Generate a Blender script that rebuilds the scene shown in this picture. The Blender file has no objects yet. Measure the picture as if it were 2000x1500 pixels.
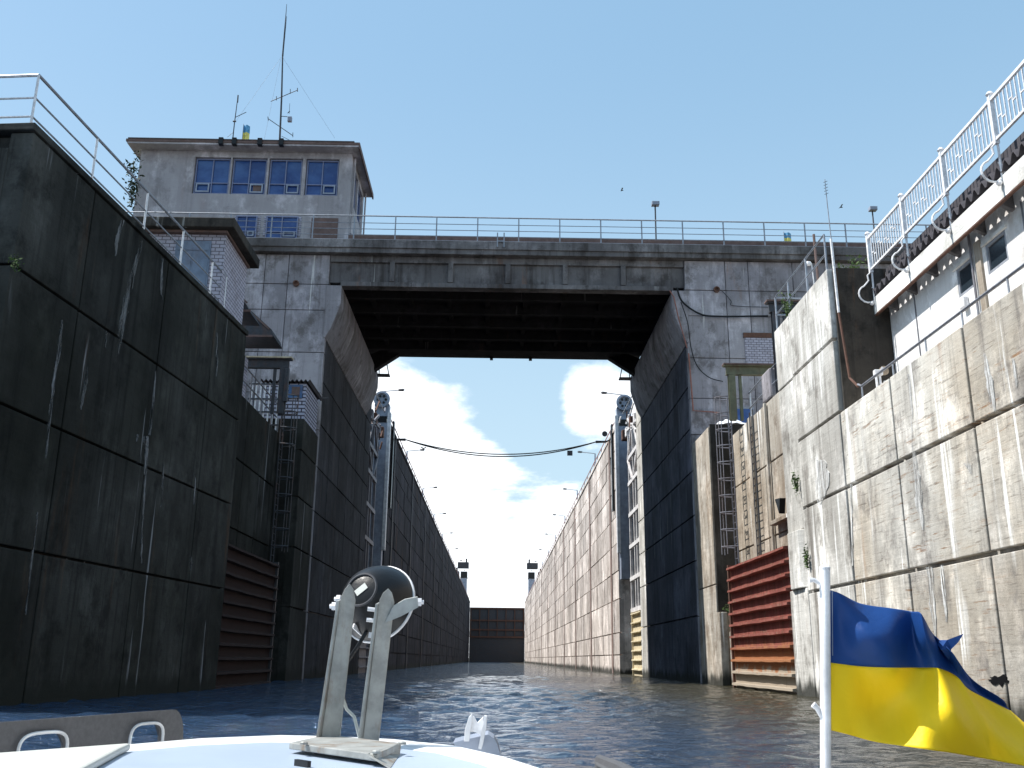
import bpy, bmesh, math, random
from mathutils import Vector, Matrix
random.seed(7)
sc = bpy.context.scene
R = math.radians
# ------------------------------------------------------------------ camera
F = 1880.0
def solve_cam(vx=968, vy=1287, roll=0.6):
    r = R(roll); u = vx-1000; v = -(vy-750)
    c, s = math.cos(r), math.sin(r)
    u0 = c*u - s*v; v0 = s*u + c*v
    pitch = math.atan2(-v0, F); yaw = math.atan2(-u0, math.hypot(F, v0))
    f = Vector((math.sin(yaw)*math.cos(pitch), math.cos(yaw)*math.cos(pitch), math.sin(pitch)))
    rt = Vector((math.cos(yaw), -math.sin(yaw), 0)); up = rt.cross(f)
    return (c*rt + s*up), (-s*rt + c*up), f
CR, CU, CF = solve_cam()
cd = bpy.data.cameras.new('camera'); cam = bpy.data.objects.new('camera', cd)
sc.collection.objects.link(cam); sc.camera = cam
cd.sensor_width = 36; cd.lens = F/2000*36; cd.clip_start = 0.05; cd.clip_end = 5000
M = Matrix((CR, CU, -CF)).transposed().to_4x4(); cam.matrix_world = M
def at(px, py, **k):
    """point where the sight line through a pixel of the 2000x1500 photograph meets the plane x=, y= or z="""
    d = CF*F + CR*(px-1000) - CU*(py-750)
    a, v = list(k.items())[0]
    return d*(v/d['xyz'.index(a)])
# ------------------------------------------------------------------ world
SUN_EL = R(57); SUN_AZ = R(-86)          # azimuth clockwise from +y: the sun stands to the left, a little ahead
w = bpy.data.worlds.new('World'); sc.world = w; w.use_nodes = True
wt = w.node_tree; wt.nodes.clear()
def wn(t, **k):
    n = wt.nodes.new(t)
    for a, b in k.items(): setattr(n, a, b)
    return n
def wl(a, b): wt.links.new(a, b)
def wmath(op, a, b=None, c=None, clamp=False):
    n = wn('ShaderNodeMath', operation=op); n.use_clamp = clamp
    for i, v in enumerate((a, b, c)):
        if v is None: continue
        if isinstance(v, (int, float)): n.inputs[i].default_value = v
        else: wl(v, n.inputs[i])
    return n.outputs[0]
sky = wn('ShaderNodeTexSky', sky_type='NISHITA'); sky.sun_disc = False
sky.sun_elevation = SUN_EL; sky.sun_rotation = SUN_AZ % (2*math.pi); sky.air_density = 1.0; sky.dust_density = 1.2; sky.ozone_density = 1.6
tc = wn('ShaderNodeTexCoord'); sep = wn('ShaderNodeSeparateXYZ'); wl(tc.outputs['Generated'], sep.inputs[0])
zc = wmath('MAXIMUM', sep.outputs[2], 0.03)
px_ = wmath('DIVIDE', sep.outputs[0], zc); py_ = wmath('DIVIDE', sep.outputs[1], zc)
cmb = wn('ShaderNodeCombineXYZ'); wl(px_, cmb.inputs[0]); wl(py_, cmb.inputs[1])
mp = wn('ShaderNodeMapping'); mp.inputs['Scale'].default_value = (1.0, .55, 1); mp.inputs['Location'].default_value = (3.4, 1.7, 0)
wl(cmb.outputs[0], mp.inputs[0])
n1 = wn('ShaderNodeTexNoise'); n1.inputs['Scale'].default_value = 2.1; n1.inputs['Detail'].default_value = 9; n1.inputs['Roughness'].default_value = .64
wl(mp.outputs[0], n1.inputs['Vector'])
def blob(px, py, rad, amp):
    d = (CF*F + CR*(px-1000) - CU*(py-750)).normalized()
    vd = wn('ShaderNodeVectorMath', operation='DISTANCE'); wl(tc.outputs['Generated'], vd.inputs[0]); vd.inputs[1].default_value = d
    q = wmath('DIVIDE', vd.outputs['Value'], rad)
    return wmath('MULTIPLY', wmath('SUBTRACT', 1.0, q, clamp=True), amp)
el = wmath('MULTIPLY', wmath('SUBTRACT', 0.150, sep.outputs[2]), 3.2)       # thicker towards the horizon
el = wmath('MINIMUM', wmath('MAXIMUM', el, -0.26), 0.42)
cov = wmath('ADD', n1.outputs['Fac'], el)
for b in ((790, 820, .12, .5), (740, 770, .07, .35), (900, 880, .08, .42), (1150, 790, .065, .55), (1220, 770, .08, .5), (820, 1000, .08, .25), (1100, 980, .05, .2), (1010, 1120, .14, .5),
          (1010, 770, .06, -.3), (1060, 930, .05, -.12), (960, 960, .05, -.05)):
    cov = wmath('ADD', cov, blob(*b))
mr = wn('ShaderNodeMapRange', interpolation_type='SMOOTHSTEP'); mr.inputs['From Min'].default_value = .52; mr.inputs['From Max'].default_value = .80
wl(cov, mr.inputs['Value'])
n2 = wn('ShaderNodeTexNoise'); n2.inputs['Scale'].default_value = 3.4; n2.inputs['Detail'].default_value = 6; wl(mp.outputs[0], n2.inputs['Vector'])
cr = wn('ShaderNodeMix', data_type='RGBA'); wl(n2.outputs['Fac'], cr.inputs['Factor'])
cr.inputs[6].default_value = (4.6, 5.3, 5.9, 1); cr.inputs[7].default_value = (9, 9, 9.1, 1)
veil = wn('ShaderNodeMix', data_type='RGBA'); veil.inputs['Factor'].default_value = .66
wl(sky.outputs[0], veil.inputs[6]); veil.inputs[7].default_value = (1.72, 3.0, 4.15, 1)
hz = wn('ShaderNodeMapRange', interpolation_type='SMOOTHSTEP'); hz.inputs['From Min'].default_value = .62; hz.inputs['From Max'].default_value = .05; hz.inputs['To Max'].default_value = .75
wl(sep.outputs[2], hz.inputs['Value'])
hm = wn('ShaderNodeMix', data_type='RGBA'); wl(hz.outputs[0], hm.inputs['Factor']); wl(veil.outputs[2], hm.inputs[6]); hm.inputs[7].default_value = (3.3, 4.25, 4.75, 1)
mixc = wn('ShaderNodeMix', data_type='RGBA'); wl(mr.outputs[0], mixc.inputs['Factor']); wl(hm.outputs[2], mixc.inputs[6]); wl(cr.outputs[2], mixc.inputs[7])
bg = wn('ShaderNodeBackground'); bg.inputs['Strength'].default_value = .12; wl(mixc.outputs[2], bg.inputs[0])
ow = wn('ShaderNodeOutputWorld'); wl(bg.outputs[0], ow.inputs[0])
# ------------------------------------------------------------------ sun
sd = bpy.data.lights.new('sun', 'SUN'); sd.energy = 4.2; sd.angle = R(.5); sd.color = (1, .96, .9)
so = bpy.data.objects.new('sun', sd); sc.collection.objects.link(so)
sdir = Vector((math.sin(SUN_AZ)*math.cos(SUN_EL), math.cos(SUN_AZ)*math.cos(SUN_EL), math.sin(SUN_EL)))
so.rotation_euler = sdir.to_track_quat('Z', 'Y').to_euler(); so.location = (0, 0, 60)
vs = sc.view_settings; vs.view_transform = 'Standard'; vs.look = 'None'; vs.exposure = 0.8; vs.gamma = 1
sc.cycles.max_bounces = 6; sc.cycles.diffuse_bounces = 3
# ------------------------------------------------------------------ materials
class NT:
    def __init__(s, name):
        s.m = bpy.data.materials.new(name); s.m.use_nodes = True; s.t = s.m.node_tree
        s.b = s.t.nodes['Principled BSDF']; s.pos = s.n('ShaderNodeNewGeometry')
    def n(s, t, **k):
        n = s.t.nodes.new(t)
        for a, b in k.items(): setattr(n, a, b)
        return n
    def l(s, a, b): s.t.links.new(a, b)
    def P(s, scale=(1, 1, 1), loc=(0, 0, 0), rot=(0, 0, 0)):
        m = s.n('ShaderNodeMapping'); s.l(s.pos.outputs['Position'], m.inputs[0]); m.inputs['Scale'].default_value = scale; m.inputs['Location'].default_value = loc; m.inputs['Rotation'].default_value = rot
        return m.outputs[0]
    def noise(s, vec, scale=1, detail=5, rough=.55, dist=0):
        n = s.n('ShaderNodeTexNoise'); s.l(vec, n.inputs['Vector']); n.inputs['Scale'].default_value = scale; n.inputs['Detail'].default_value = detail
        n.inputs['Roughness'].default_value = rough; n.inputs['Distortion'].default_value = dist; return n.outputs['Fac']
    def rng(s, v, a, b, c=0., d=1., smooth=True):
        n = s.n('ShaderNodeMapRange', interpolation_type='SMOOTHSTEP' if smooth else 'LINEAR'); s.l(v, n.inputs['Value'])
        for i, q in zip(('From Min', 'From Max', 'To Min', 'To Max'), (a, b, c, d)): n.inputs[i].default_value = q
        return n.outputs[0]
    def math(s, op, a, b=0.):
        n = s.n('ShaderNodeMath', operation=op)
        for i, v in enumerate((a, b)):
            if isinstance(v, (int, float)): n.inputs[i].default_value = v
            else: s.l(v, n.inputs[i])
        return n.outputs[0]
    def mix(s, f, a, b, mode='MIX'):
        n = s.n('ShaderNodeMix', data_type='RGBA', blend_type=mode)
        if isinstance(f, (int, float)): n.inputs['Factor'].default_value = f
        else: s.l(f, n.inputs['Factor'])
        for i, v in ((6, a), (7, b)):
            if isinstance(v, tuple): n.inputs[i].default_value = (v+(1,))[:4]
            else: s.l(v, n.inputs[i])
        return n.outputs[2]
    def bump(s, h, strength=.4, dist=.02):
        n = s.n('ShaderNodeBump'); s.l(h, n.inputs['Height']); n.inputs['Strength'].default_value = strength; n.inputs['Distance'].default_value = dist
        s.l(n.outputs[0], s.b.inputs['Normal']); return n
    def out(s, col, rough=.9, metal=0., spec=.3):
        if isinstance(col, tuple): s.b.inputs['Base Color'].default_value = (col+(1,))[:4]
        else: s.l(col, s.b.inputs['Base Color'])
        if isinstance(rough, (int, float)): s.b.inputs['Roughness'].default_value = rough
        else: s.l(rough, s.b.inputs['Roughness'])
        s.b.inputs['Metallic'].default_value = metal; s.b.inputs['Specular IOR Level'].default_value = spec
        return s.m
def concrete(name, c1, c2, dark=(.05, .045, .04), streak=.6, lime=.5, rust=.3, board=.0, brown=(.25, .14, .07), wet=True, wetcol=(.02, .022, .018), seed=0., island=.25, limecol=(.8, .8, .78), limew=.64, hole=.0):
    t = NT(name); L = (seed*13.1, seed*7.7, seed*3.3)
    big = t.noise(t.P((.22, .22, .22), L), 1, 6, .6)
    col = t.mix(t.rng(big, .34, .66), c1, c2)
    isl = t.pos.outputs['Random Per Island']
    iv = t.rng(isl, 0, 1, 1-island, 1+island*.6, False)
    cmbn = t.n('ShaderNodeCombineXYZ')
    for i in range(3): t.l(iv, cmbn.inputs[i])
    col = t.mix(1., col, cmbn.outputs[0], 'MULTIPLY')
    if board:
        bn = t.noise(t.P((.9, .9, 11), L), 1, 6, .72)
        bm = t.math('MULTIPLY', t.rng(bn, .56, .66), t.rng(t.noise(t.P((.3, .3, .3), (9+seed, 2, 5)), 1, 3), .42, .6))
        col = t.mix(t.math('MULTIPLY', bm, board), col, brown)
        bp = t.noise(t.P((1.2, 1.2, 16), (4, 8, 1)), 1, 4, .7)
        col = t.mix(t.math('MULTIPLY', t.rng(bp, .58, .66), board*.5), col, (.09, .065, .045))
    st = t.noise(t.P((1.5, 1.5, .07), L), 1, 6, .7)
    st2 = t.noise(t.P((.5, .5, .04), (L[0]+4, L[1], L[2])), 1, 4, .6)
    sm = t.math('MULTIPLY', t.rng(st, .47, .72), t.rng(st2, .36, .62))
    col = t.mix(t.math('MULTIPLY', sm, streak), col, dark)
    st3 = t.noise(t.P((5, 5, .16), (L[1], 3, L[0])), 1, 5, .7)
    col = t.mix(t.rng(st3, .5, .72, 0, streak*.55), col, dark)
    mo = t.noise(t.P((1.1, 1.1, .9), (L[2], 9, L[0])), 1, 8, .72)
    col = t.mix(t.rng(mo, .5, .66, 0, .6), col, dark)
    mo3 = t.noise(t.P((.28, .28, .1), (L[1]+7, 2, L[2])), 1, 5, .65)
    col = t.mix(t.rng(mo3, .5, .64, 0, .38), col, dark)
    mo2 = t.noise(t.P((.8, .8, .5), (L[2]+20, 3, L[0])), 1, 8, .7)
    pal = t.mix(1., col, (1.6, 1.6, 1.62), 'MULTIPLY')
    col = t.mix(t.rng(mo2, .5, .66), col, pal)
    if rust:
        rn = t.noise(t.P((1.1, 1.1, .14), (L[0]+31, L[1], 7)), 1, 6, .68)
        col = t.mix(t.math('MULTIPLY', t.rng(rn, .6, .74), rust), col, (.33, .14, .05))
    if lime:
        ln = t.noise(t.P((2.6, 2.6, .1), (L[0]+11, L[1]+5, L[2])), 1, 5, .62)
        lmk = t.noise(t.P((.38, .38, .2), (L[0], 5, 9)), 1, 3, .5)
        lm = t.math('MULTIPLY', t.rng(ln, limew, limew+.05), t.rng(lmk, .47, .56))
        col = t.mix(t.math('MULTIPLY', lm, lime), col, limecol)
    sp = t.noise(t.P((6, 6, 6)), 1, 6, .75)
    col = t.mix(t.rng(sp, .55, .75, 0, .45), col, dark)
    spz = t.n('ShaderNodeSeparateXYZ'); t.l(t.pos.outputs['Position'], spz.inputs[0])
    if wet:
        zz = t.math('ADD', spz.outputs[2], t.math('MULTIPLY', t.noise(t.P((2, 2, .4)), 1, 4), -1.1))
        col = t.mix(t.rng(zz, -1.35, -.95, .92, 0.), col, wetcol)
    fine = t.noise(t.P((1, 1, 1)), 22, 5, .7)
    h = t.math('ADD', t.math('MULTIPLY', fine, .35), t.math('ADD', t.math('MULTIPLY', sp, .8), t.math('MULTIPLY', t.noise(t.P((.6, .6, 9)), 1, 3), .7)))
    t.bump(h, .55, .03)
    return t.out(col, .93, 0, .2)
C = {}
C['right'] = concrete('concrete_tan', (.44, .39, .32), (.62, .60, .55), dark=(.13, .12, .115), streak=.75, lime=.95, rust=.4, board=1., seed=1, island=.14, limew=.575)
C['tower'] = concrete('concrete_pale', (.48, .465, .43), (.64, .63, .60), dark=(.12, .105, .09), streak=.9, lime=.9, rust=.3, seed=2, island=.1, limew=.56)
C['recess'] = concrete('concrete_stained', (.34, .29, .23), (.46, .43, .38), dark=(.13, .09, .06), streak=.8, lime=.8, rust=.6, seed=3, island=.15, limew=.57)
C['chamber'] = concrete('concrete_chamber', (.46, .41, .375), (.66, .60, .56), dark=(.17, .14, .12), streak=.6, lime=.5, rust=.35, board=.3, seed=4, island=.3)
C['facade'] = concrete('concrete_facade', (.26, .25, .275), (.38, .365, .39), dark=(.07, .06, .052), streak=.8, lime=.5, rust=.35, seed=5, island=.14, wet=False)
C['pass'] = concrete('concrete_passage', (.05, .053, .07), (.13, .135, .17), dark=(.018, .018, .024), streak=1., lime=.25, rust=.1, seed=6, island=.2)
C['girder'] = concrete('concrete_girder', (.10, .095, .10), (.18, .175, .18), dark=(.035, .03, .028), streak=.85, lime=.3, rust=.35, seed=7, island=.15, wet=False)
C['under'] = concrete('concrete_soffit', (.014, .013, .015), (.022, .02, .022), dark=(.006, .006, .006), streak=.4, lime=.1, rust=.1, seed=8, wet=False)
C['left'] = concrete('concrete_algae_shade', (.017, .018, .014), (.05, .051, .047), dark=(.005, .005, .0045), streak=1., lime=.75, rust=.12, seed=9, island=.25, limecol=(.30, .31, .33), limew=.615)  # algae stain, with the left side's shade also put into the colour
C['leftp'] = concrete('concrete_algae_shade_grey', (.035, .035, .04), (.065, .065, .075), dark=(.012, .012, .013), streak=.8, lime=.5, rust=.1, seed=10, island=.25, limecol=(.3, .31, .36))  # greyer algae concrete, left side's shade put into the colour too
C['leftc'] = concrete('concrete_chamber_shade', (.022, .022, .028), (.04, .04, .05), dark=(.008, .008, .01), streak=.7, lime=.4, rust=.4, seed=11, island=.3, limecol=(.3, .3, .34))  # chamber concrete darkened: the left wall's shade is in its colour
C['dark'] = concrete('concrete_dark_shade', (.032, .029, .026), (.075, .066, .056), dark=(.010, .010, .010), streak=.8, lime=.3, rust=.35, seed=12, wet=False)  # carries the shade of camera-facing faces in its colour; kiosk roof uses it too
C['plaster'] = concrete('plaster_grey', (.37, .355, .375), (.45, .435, .455), dark=(.22, .205, .215), streak=.4, lime=.15, rust=.1, seed=13, wet=False, island=.0)
C['white'] = concrete('whitewash', (.68, .68, .68), (.76, .76, .76), dark=(.45, .42, .38), streak=.3, lime=0, rust=.12, seed=14, wet=False, island=.0)
def paint(name, col, rough=.5, metal=0., var=.25, rust=.0, scale=6., rc=(.14, .07, .045), spec=.4, bumps=.15):
    t = NT(name); n = t.noise(t.P(), scale, 6, .65)
    d = tuple(c*(1-var) for c in col); l = tuple(min(1, c*(1+var*.5)) for c in col)
    c = t.mix(t.rng(n, .3, .7), d, l)
    if rust:
        r = t.noise(t.P((1, 1, .3), (3, 1, 4)), scale*.8, 6, .7); c = t.mix(t.math('MULTIPLY', t.rng(r, .5, .66), rust), c, rc)
    t.bump(n, bumps, .01)
    return t.out(c, rough, metal, spec)
C['pinkstrip'] = paint('faded_pink_strip', (.4, .3, .27), .9, rust=.3, scale=1.5)
C['rail'] = paint('galvanised_paint', (.28, .31, .36), .5, .2, rust=.15)
C['railw'] = paint('white_rail_paint', (.78, .78, .8), .5, rust=.12, scale=9)
C['raild'] = paint('dark_rail_paint', (.2, .21, .24), .5, .2, rust=.3)
C['rusty'] = paint('rusty_steel', (.12, .062, .045), .85, rust=.6)
C['redsteel'] = paint('red_pipe', (.3, .13, .1), .7, rust=.4)
C['black'] = paint('black_paint', (.007, .007, .008), .36, spec=.35, scale=30)
C['steeld'] = paint('dark_steel', (.06, .065, .075), .6, .3, rust=.4)
C['steelb'] = paint('grey_blue_steel', (.30, .34, .42), .5, .2, rust=.15, scale=2)
C['steelp'] = paint('pale_steel', (.68, .68, .7), .5, .1, rust=.15, scale=3)
C['lattw'] = paint('white_steel', (.72, .7, .7), .6, rust=.3, scale=2)
C['lattd'] = paint('dull_steel', (.2, .2, .23), .6, rust=.4, scale=2)
C['olive'] = paint('olive_steel', (.16, .16, .1), .7, rust=.4, scale=3)
C['winframe'] = paint('window_frame', (.2, .23, .36), .5, var=.1)
C['winsash'] = paint('window_sash_grey', (.28, .3, .34), .6)
def glass():
    t = NT('glass_blue'); n = t.noise(t.P((.5, .5, .7)), 1, 4, .6); c = t.mix(t.rng(n, .35, .65), (.012, .045, .19), (.05, .12, .32))  # uneven reflection painted into the pane colour
    d = t.noise(t.P((6, 6, 3)), 1, 5, .7); c = t.mix(t.rng(d, .6, .75, 0, .4), c, (.16, .19, .26)); return t.out(c, .15, 0, .5)
C['glass'] = glass()
C['glassd'] = NT('glass_dark').out((.02, .03, .04), .1, 0, .6)
C['doorb'] = paint('door_blue_grey', (.17, .22, .3), .7, rust=.2, scale=3)
C['blueb'] = paint('board_blue', (.07, .16, .32), .7, rust=.3, scale=3)
C['roofd'] = paint('roof_felt', (.09, .08, .085), .9, rust=.2, scale=3)
C['rooft'] = paint('roof_brown_edge', (.16, .11, .1), .85, rust=.3, scale=3)
C['slate'] = paint('asbestos_sheet', (.07, .065, .075), .9, scale=3)
C['fascia'] = concrete('fascia_white', (.7, .7, .68), (.8, .8, .78), dark=(.4, .38, .34), streak=.2, lime=0, rust=.1, seed=15, wet=False, island=0)
C['brown'] = paint('brown_disc', (.3, .24, .18), .7, scale=20)
C['leaf'] = paint('leaf_green', (.07, .12, .03), .8, var=.5, scale=8)
C['leafb'] = paint('leaf_dark', (.03, .05, .02), .8, var=.5, scale=8)
C['tarp'] = paint('tarp_white', (.8, .82, .86), .6, scale=3)
C['earth'] = paint('earth', (.16, .14, .09), .95, scale=1)
C['lampg'] = paint('lamp_glass', (.6, .6, .6), .3)
C['redgate'] = (lambda: None)()
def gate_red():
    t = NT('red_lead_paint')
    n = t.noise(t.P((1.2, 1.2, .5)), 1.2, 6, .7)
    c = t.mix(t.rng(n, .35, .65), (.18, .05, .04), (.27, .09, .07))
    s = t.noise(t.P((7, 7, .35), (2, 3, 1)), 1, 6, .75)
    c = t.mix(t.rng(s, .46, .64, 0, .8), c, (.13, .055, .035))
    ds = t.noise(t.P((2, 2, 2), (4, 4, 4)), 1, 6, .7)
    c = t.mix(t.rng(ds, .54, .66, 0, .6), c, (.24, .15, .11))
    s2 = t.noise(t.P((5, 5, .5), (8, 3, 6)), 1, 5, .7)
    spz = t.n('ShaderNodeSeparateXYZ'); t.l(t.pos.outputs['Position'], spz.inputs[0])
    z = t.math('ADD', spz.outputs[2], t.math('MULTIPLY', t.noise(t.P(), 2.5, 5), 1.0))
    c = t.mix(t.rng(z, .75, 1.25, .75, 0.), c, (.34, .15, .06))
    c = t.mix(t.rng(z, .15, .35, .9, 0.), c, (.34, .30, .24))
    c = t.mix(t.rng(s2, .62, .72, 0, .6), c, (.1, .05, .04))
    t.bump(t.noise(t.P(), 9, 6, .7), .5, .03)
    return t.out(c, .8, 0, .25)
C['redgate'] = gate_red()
C['redgated'] = paint('shaded_red_paint', (.022, .009, .008), .9, rust=.5, scale=2, rc=(.02, .01, .008))  # the gate's red with the left side's shade put into the colour
C['yellow'] = paint('pale_yellow_timber', (.6, .52, .36), .85, rust=.3, scale=3, rc=(.3, .2, .1))
def brick(name, face, mortar, bw=.25, bh=.088, off=(0, 0, 0), gap=.012, axis='y'):
    t = NT(name); sp = t.n('ShaderNodeSeparateXYZ'); t.l(t.pos.outputs['Position'], sp.inputs[0])
    cb = t.n('ShaderNodeCombineXYZ')
    t.l(t.math('ADD', sp.outputs[0], sp.outputs[1]), cb.inputs[0]); t.l(sp.outputs[2], cb.inputs[1])
    b = t.n('ShaderNodeTexBrick'); t.l(cb.outputs[0], b.inputs['Vector']); b.inputs['Scale'].default_value = 1
    b.inputs['Brick Width'].default_value = bw; b.inputs['Row Height'].default_value = bh; b.inputs['Mortar Size'].default_value = gap; b.inputs['Mortar Smooth'].default_value = .2
    b.inputs['Color1'].default_value = face+(1,); b.inputs['Color2'].default_value = tuple(c*.82 for c in face)+(1,); b.inputs['Mortar'].default_value = mortar+(1,)
    n = t.noise(t.P(), 1.3, 6, .7)
    c = t.mix(t.rng(n, .52, .75, 0, .6), b.outputs['Color'], (.18, .15, .15))
    bm = t.bump(b.outputs['Fac'], .6, .015); bm.invert = True
    return t.out(c, .9, 0, .2)
C['brick'] = brick('white_brick', (.46, .45, .53), (.12, .11, .13), .27, .125, gap=.014)
C['brickw'] = brick('white_brick_small', (.48, .49, .60), (.05, .045, .06), .42, .17, gap=.03)
# water
def water():
    t = NT('lock_water')
    a = t.noise(t.P((2.4, 6.5, 1)), 1.0, 3, .6, .5)
    b = t.noise(t.P((7, 19, 1), (3, 2, 0), (0, 0, R(6))), 1.0, 4, .65, .4)
    h = t.math('ADD', t.math('MULTIPLY', a, 1.0), t.math('MULTIPLY', b, .3))
    t.bump(h, 1.0, .17)
    t.b.inputs['IOR'].default_value = 1.42
    t.b.inputs['Specular Tint'].default_value = (.72, .86, 1, 1)
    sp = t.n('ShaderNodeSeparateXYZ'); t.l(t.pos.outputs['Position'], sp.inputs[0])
    wall_reflection = t.math('ADD', sp.outputs[0], t.math('MULTIPLY', t.noise(t.P((.12, .12, 1)), 1, 4), 5))
    col = t.mix(t.rng(wall_reflection, 2.5, 8.5), (.019, .040, .080), (.040, .035, .020))  # lit wall's brown reflection painted into the water colour towards the right
    return t.out(col, .05, 0, .6)
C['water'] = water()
# ------------------------------------------------------------------ mesh helpers
class MB:
    def __init__(s, M=None): s.v = []; s.f = []; s.M = M; s.smooth = False
    def add(s, vs, fs):
        o = len(s.v); s.v += [Vector(p) for p in vs]; s.f += [tuple(i+o for i in f) for f in fs]; return s
    def box(s, x0, x1, y0, y1, z0, z1):
        if x0 > x1: x0, x1 = x1, x0
        if y0 > y1: y0, y1 = y1, y0
        if z0 > z1: z0, z1 = z1, z0
        return s.add([(x0, y0, z0), (x1, y0, z0), (x1, y1, z0), (x0, y1, z0), (x0, y0, z1), (x1, y0, z1), (x1, y1, z1), (x0, y1, z1)],
              [(0, 3, 2, 1), (4, 5, 6, 7), (0, 1, 5, 4), (1, 2, 6, 5), (2, 3, 7, 6), (3, 0, 4, 7)])
    def bar(s, a, b, w, h, up=(0, 0, 1)):
        """rectangular bar from a to b"""
        a = Vector(a); b = Vector(b); d = (b-a).normalized(); u = Vector(up)
        if abs(d.dot(u)) > .98: u = Vector((0, 1, 0))
        sx = d.cross(u).normalized(); uz = sx.cross(d)
        vs = [p+sx*i*w/2+uz*j*h/2 for p in (a, b) for i, j in ((-1, -1), (1, -1), (1, 1), (-1, 1))]
        return s.add(vs, [(0, 1, 2, 3), (7, 6, 5, 4), (0, 4, 5, 1), (1, 5, 6, 2), (2, 6, 7, 3), (3, 7, 4, 0)])
    def tube(s, pts, r, n=8, cap=True):
        pts = [Vector(p) for p in pts]; rs = r if isinstance(r, (list, tuple)) else [r]*len(pts)
        o = len(s.v); prev = None
        for i, p in enumerate(pts):
            d = (pts[min(i+1, len(pts)-1)]-pts[max(i-1, 0)]).normalized()
            u = Vector((0, 0, 1)) if abs(d.z) < .9 else Vector((0, 1, 0))
            if prev is not None: u = prev
            sx = d.cross(u).normalized(); uz = sx.cross(d).normalized(); prev = uz
            for k in range(n):
                a = 2*math.pi*k/n; s.v.append(p+(sx*math.cos(a)+uz*math.sin(a))*rs[i])
        for i in range(len(pts)-1):
            for k in range(n):
                s.f.append((o+i*n+k, o+i*n+(k+1) % n, o+(i+1)*n+(k+1) % n, o+(i+1)*n+k))
        if cap:
            s.f.append(tuple(o+k for k in range(n-1, -1, -1))); s.f.append(tuple(o+(len(pts)-1)*n+k for k in range(n)))
        return s
    def prism(s, poly, axis, a, b):
        """2D polygon extruded along an axis ('x': poly is y,z; 'y': x,z; 'z': x,y)"""
        def P(q, t): return {'x': (t, q[0], q[1]), 'y': (q[0], t, q[1]), 'z': (q[0], q[1], t)}[axis]
        n = len(poly); vs = [P(q, a) for q in poly]+[P(q, b) for q in poly]
        return s.add(vs, [tuple(range(n)), tuple(range(2*n-1, n-1, -1))]+[(i, i+n, (i+1) % n+n, (i+1) % n) for i in range(n)])
    def lathe(s, prof, o, d, n=32, cap=True):
        o = Vector(o); d = Vector(d).normalized(); u = Vector((0, 0, 1)) if abs(d.z) < .9 else Vector((1, 0, 0))
        sx = d.cross(u).normalized(); uz = sx.cross(d); base = len(s.v)
        for (h, r) in prof:
            for k in range(n):
                a = 2*math.pi*k/n; s.v.append(o+d*h+(sx*math.cos(a)+uz*math.sin(a))*r)
        for i in range(len(prof)-1):
            for k in range(n): s.f.append((base+i*n+k, base+i*n+(k+1) % n, base+(i+1)*n+(k+1) % n, base+(i+1)*n+k))
        if cap:
            s.f.append(tuple(base+k for k in range(n-1, -1, -1))); s.f.append(tuple(base+(len(prof)-1)*n+k for k in range(n)))
        return s
    def build(s, name, m, parent=None, bevel=0., smooth=False, solid=0.):
        me = bpy.data.meshes.new(name); vs = s.v if s.M is None else [s.M @ p for p in s.v]
        off = parent_world(parent) if parent else Vector((0, 0, 0))
        me.from_pydata([tuple(p-off) for p in vs], [], s.f); me.validate()
        bm = bmesh.new(); bm.from_mesh(me); bmesh.ops.recalc_face_normals(bm, faces=bm.faces); bm.to_mesh(me); bm.free()
        if isinstance(m, (list, tuple)):
            for q in m: me.materials.append(q)
        else: me.materials.append(m)
        if smooth:
            for p in me.polygons: p.use_smooth = True
            me.set_sharp_from_angle(angle=R(35))
        o = bpy.data.objects.new(name, me); sc.collection.objects.link(o)
        if parent: o.parent = parent
        if bevel:
            md = o.modifiers.new('bevel', 'BEVEL'); md.width = bevel; md.segments = 2; md.limit_method = 'ANGLE'
        if solid:
            md = o.modifiers.new('solid', 'SOLIDIFY'); md.thickness = solid
        return o
def parent_world(p):
    v = Vector((0, 0, 0))
    while p is not None: v += p.location; p = p.parent
    return v
def thing(name, label, cat, loc=(0, 0, 0), group=None):
    o = bpy.data.objects.new(name, None); sc.collection.objects.link(o); o.location = loc; o.empty_display_size = .2
    o['label'] = label; o['category'] = cat
    if group: o['group'] = group
    return o
def tag(o, label, cat, group=None):
    o['label'] = label; o['category'] = cat
    if group: o['group'] = group
    return o
def struct(o): o['kind'] = 'structure'; return o
XR, XL, WZ = 9.45, -8.8, -1.0
BOT = -3.0
ROWS = [BOT, 2.05, 4.6, 6.74, 8.9, 11.05, 13.2, 15.4, 17.55]
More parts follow.
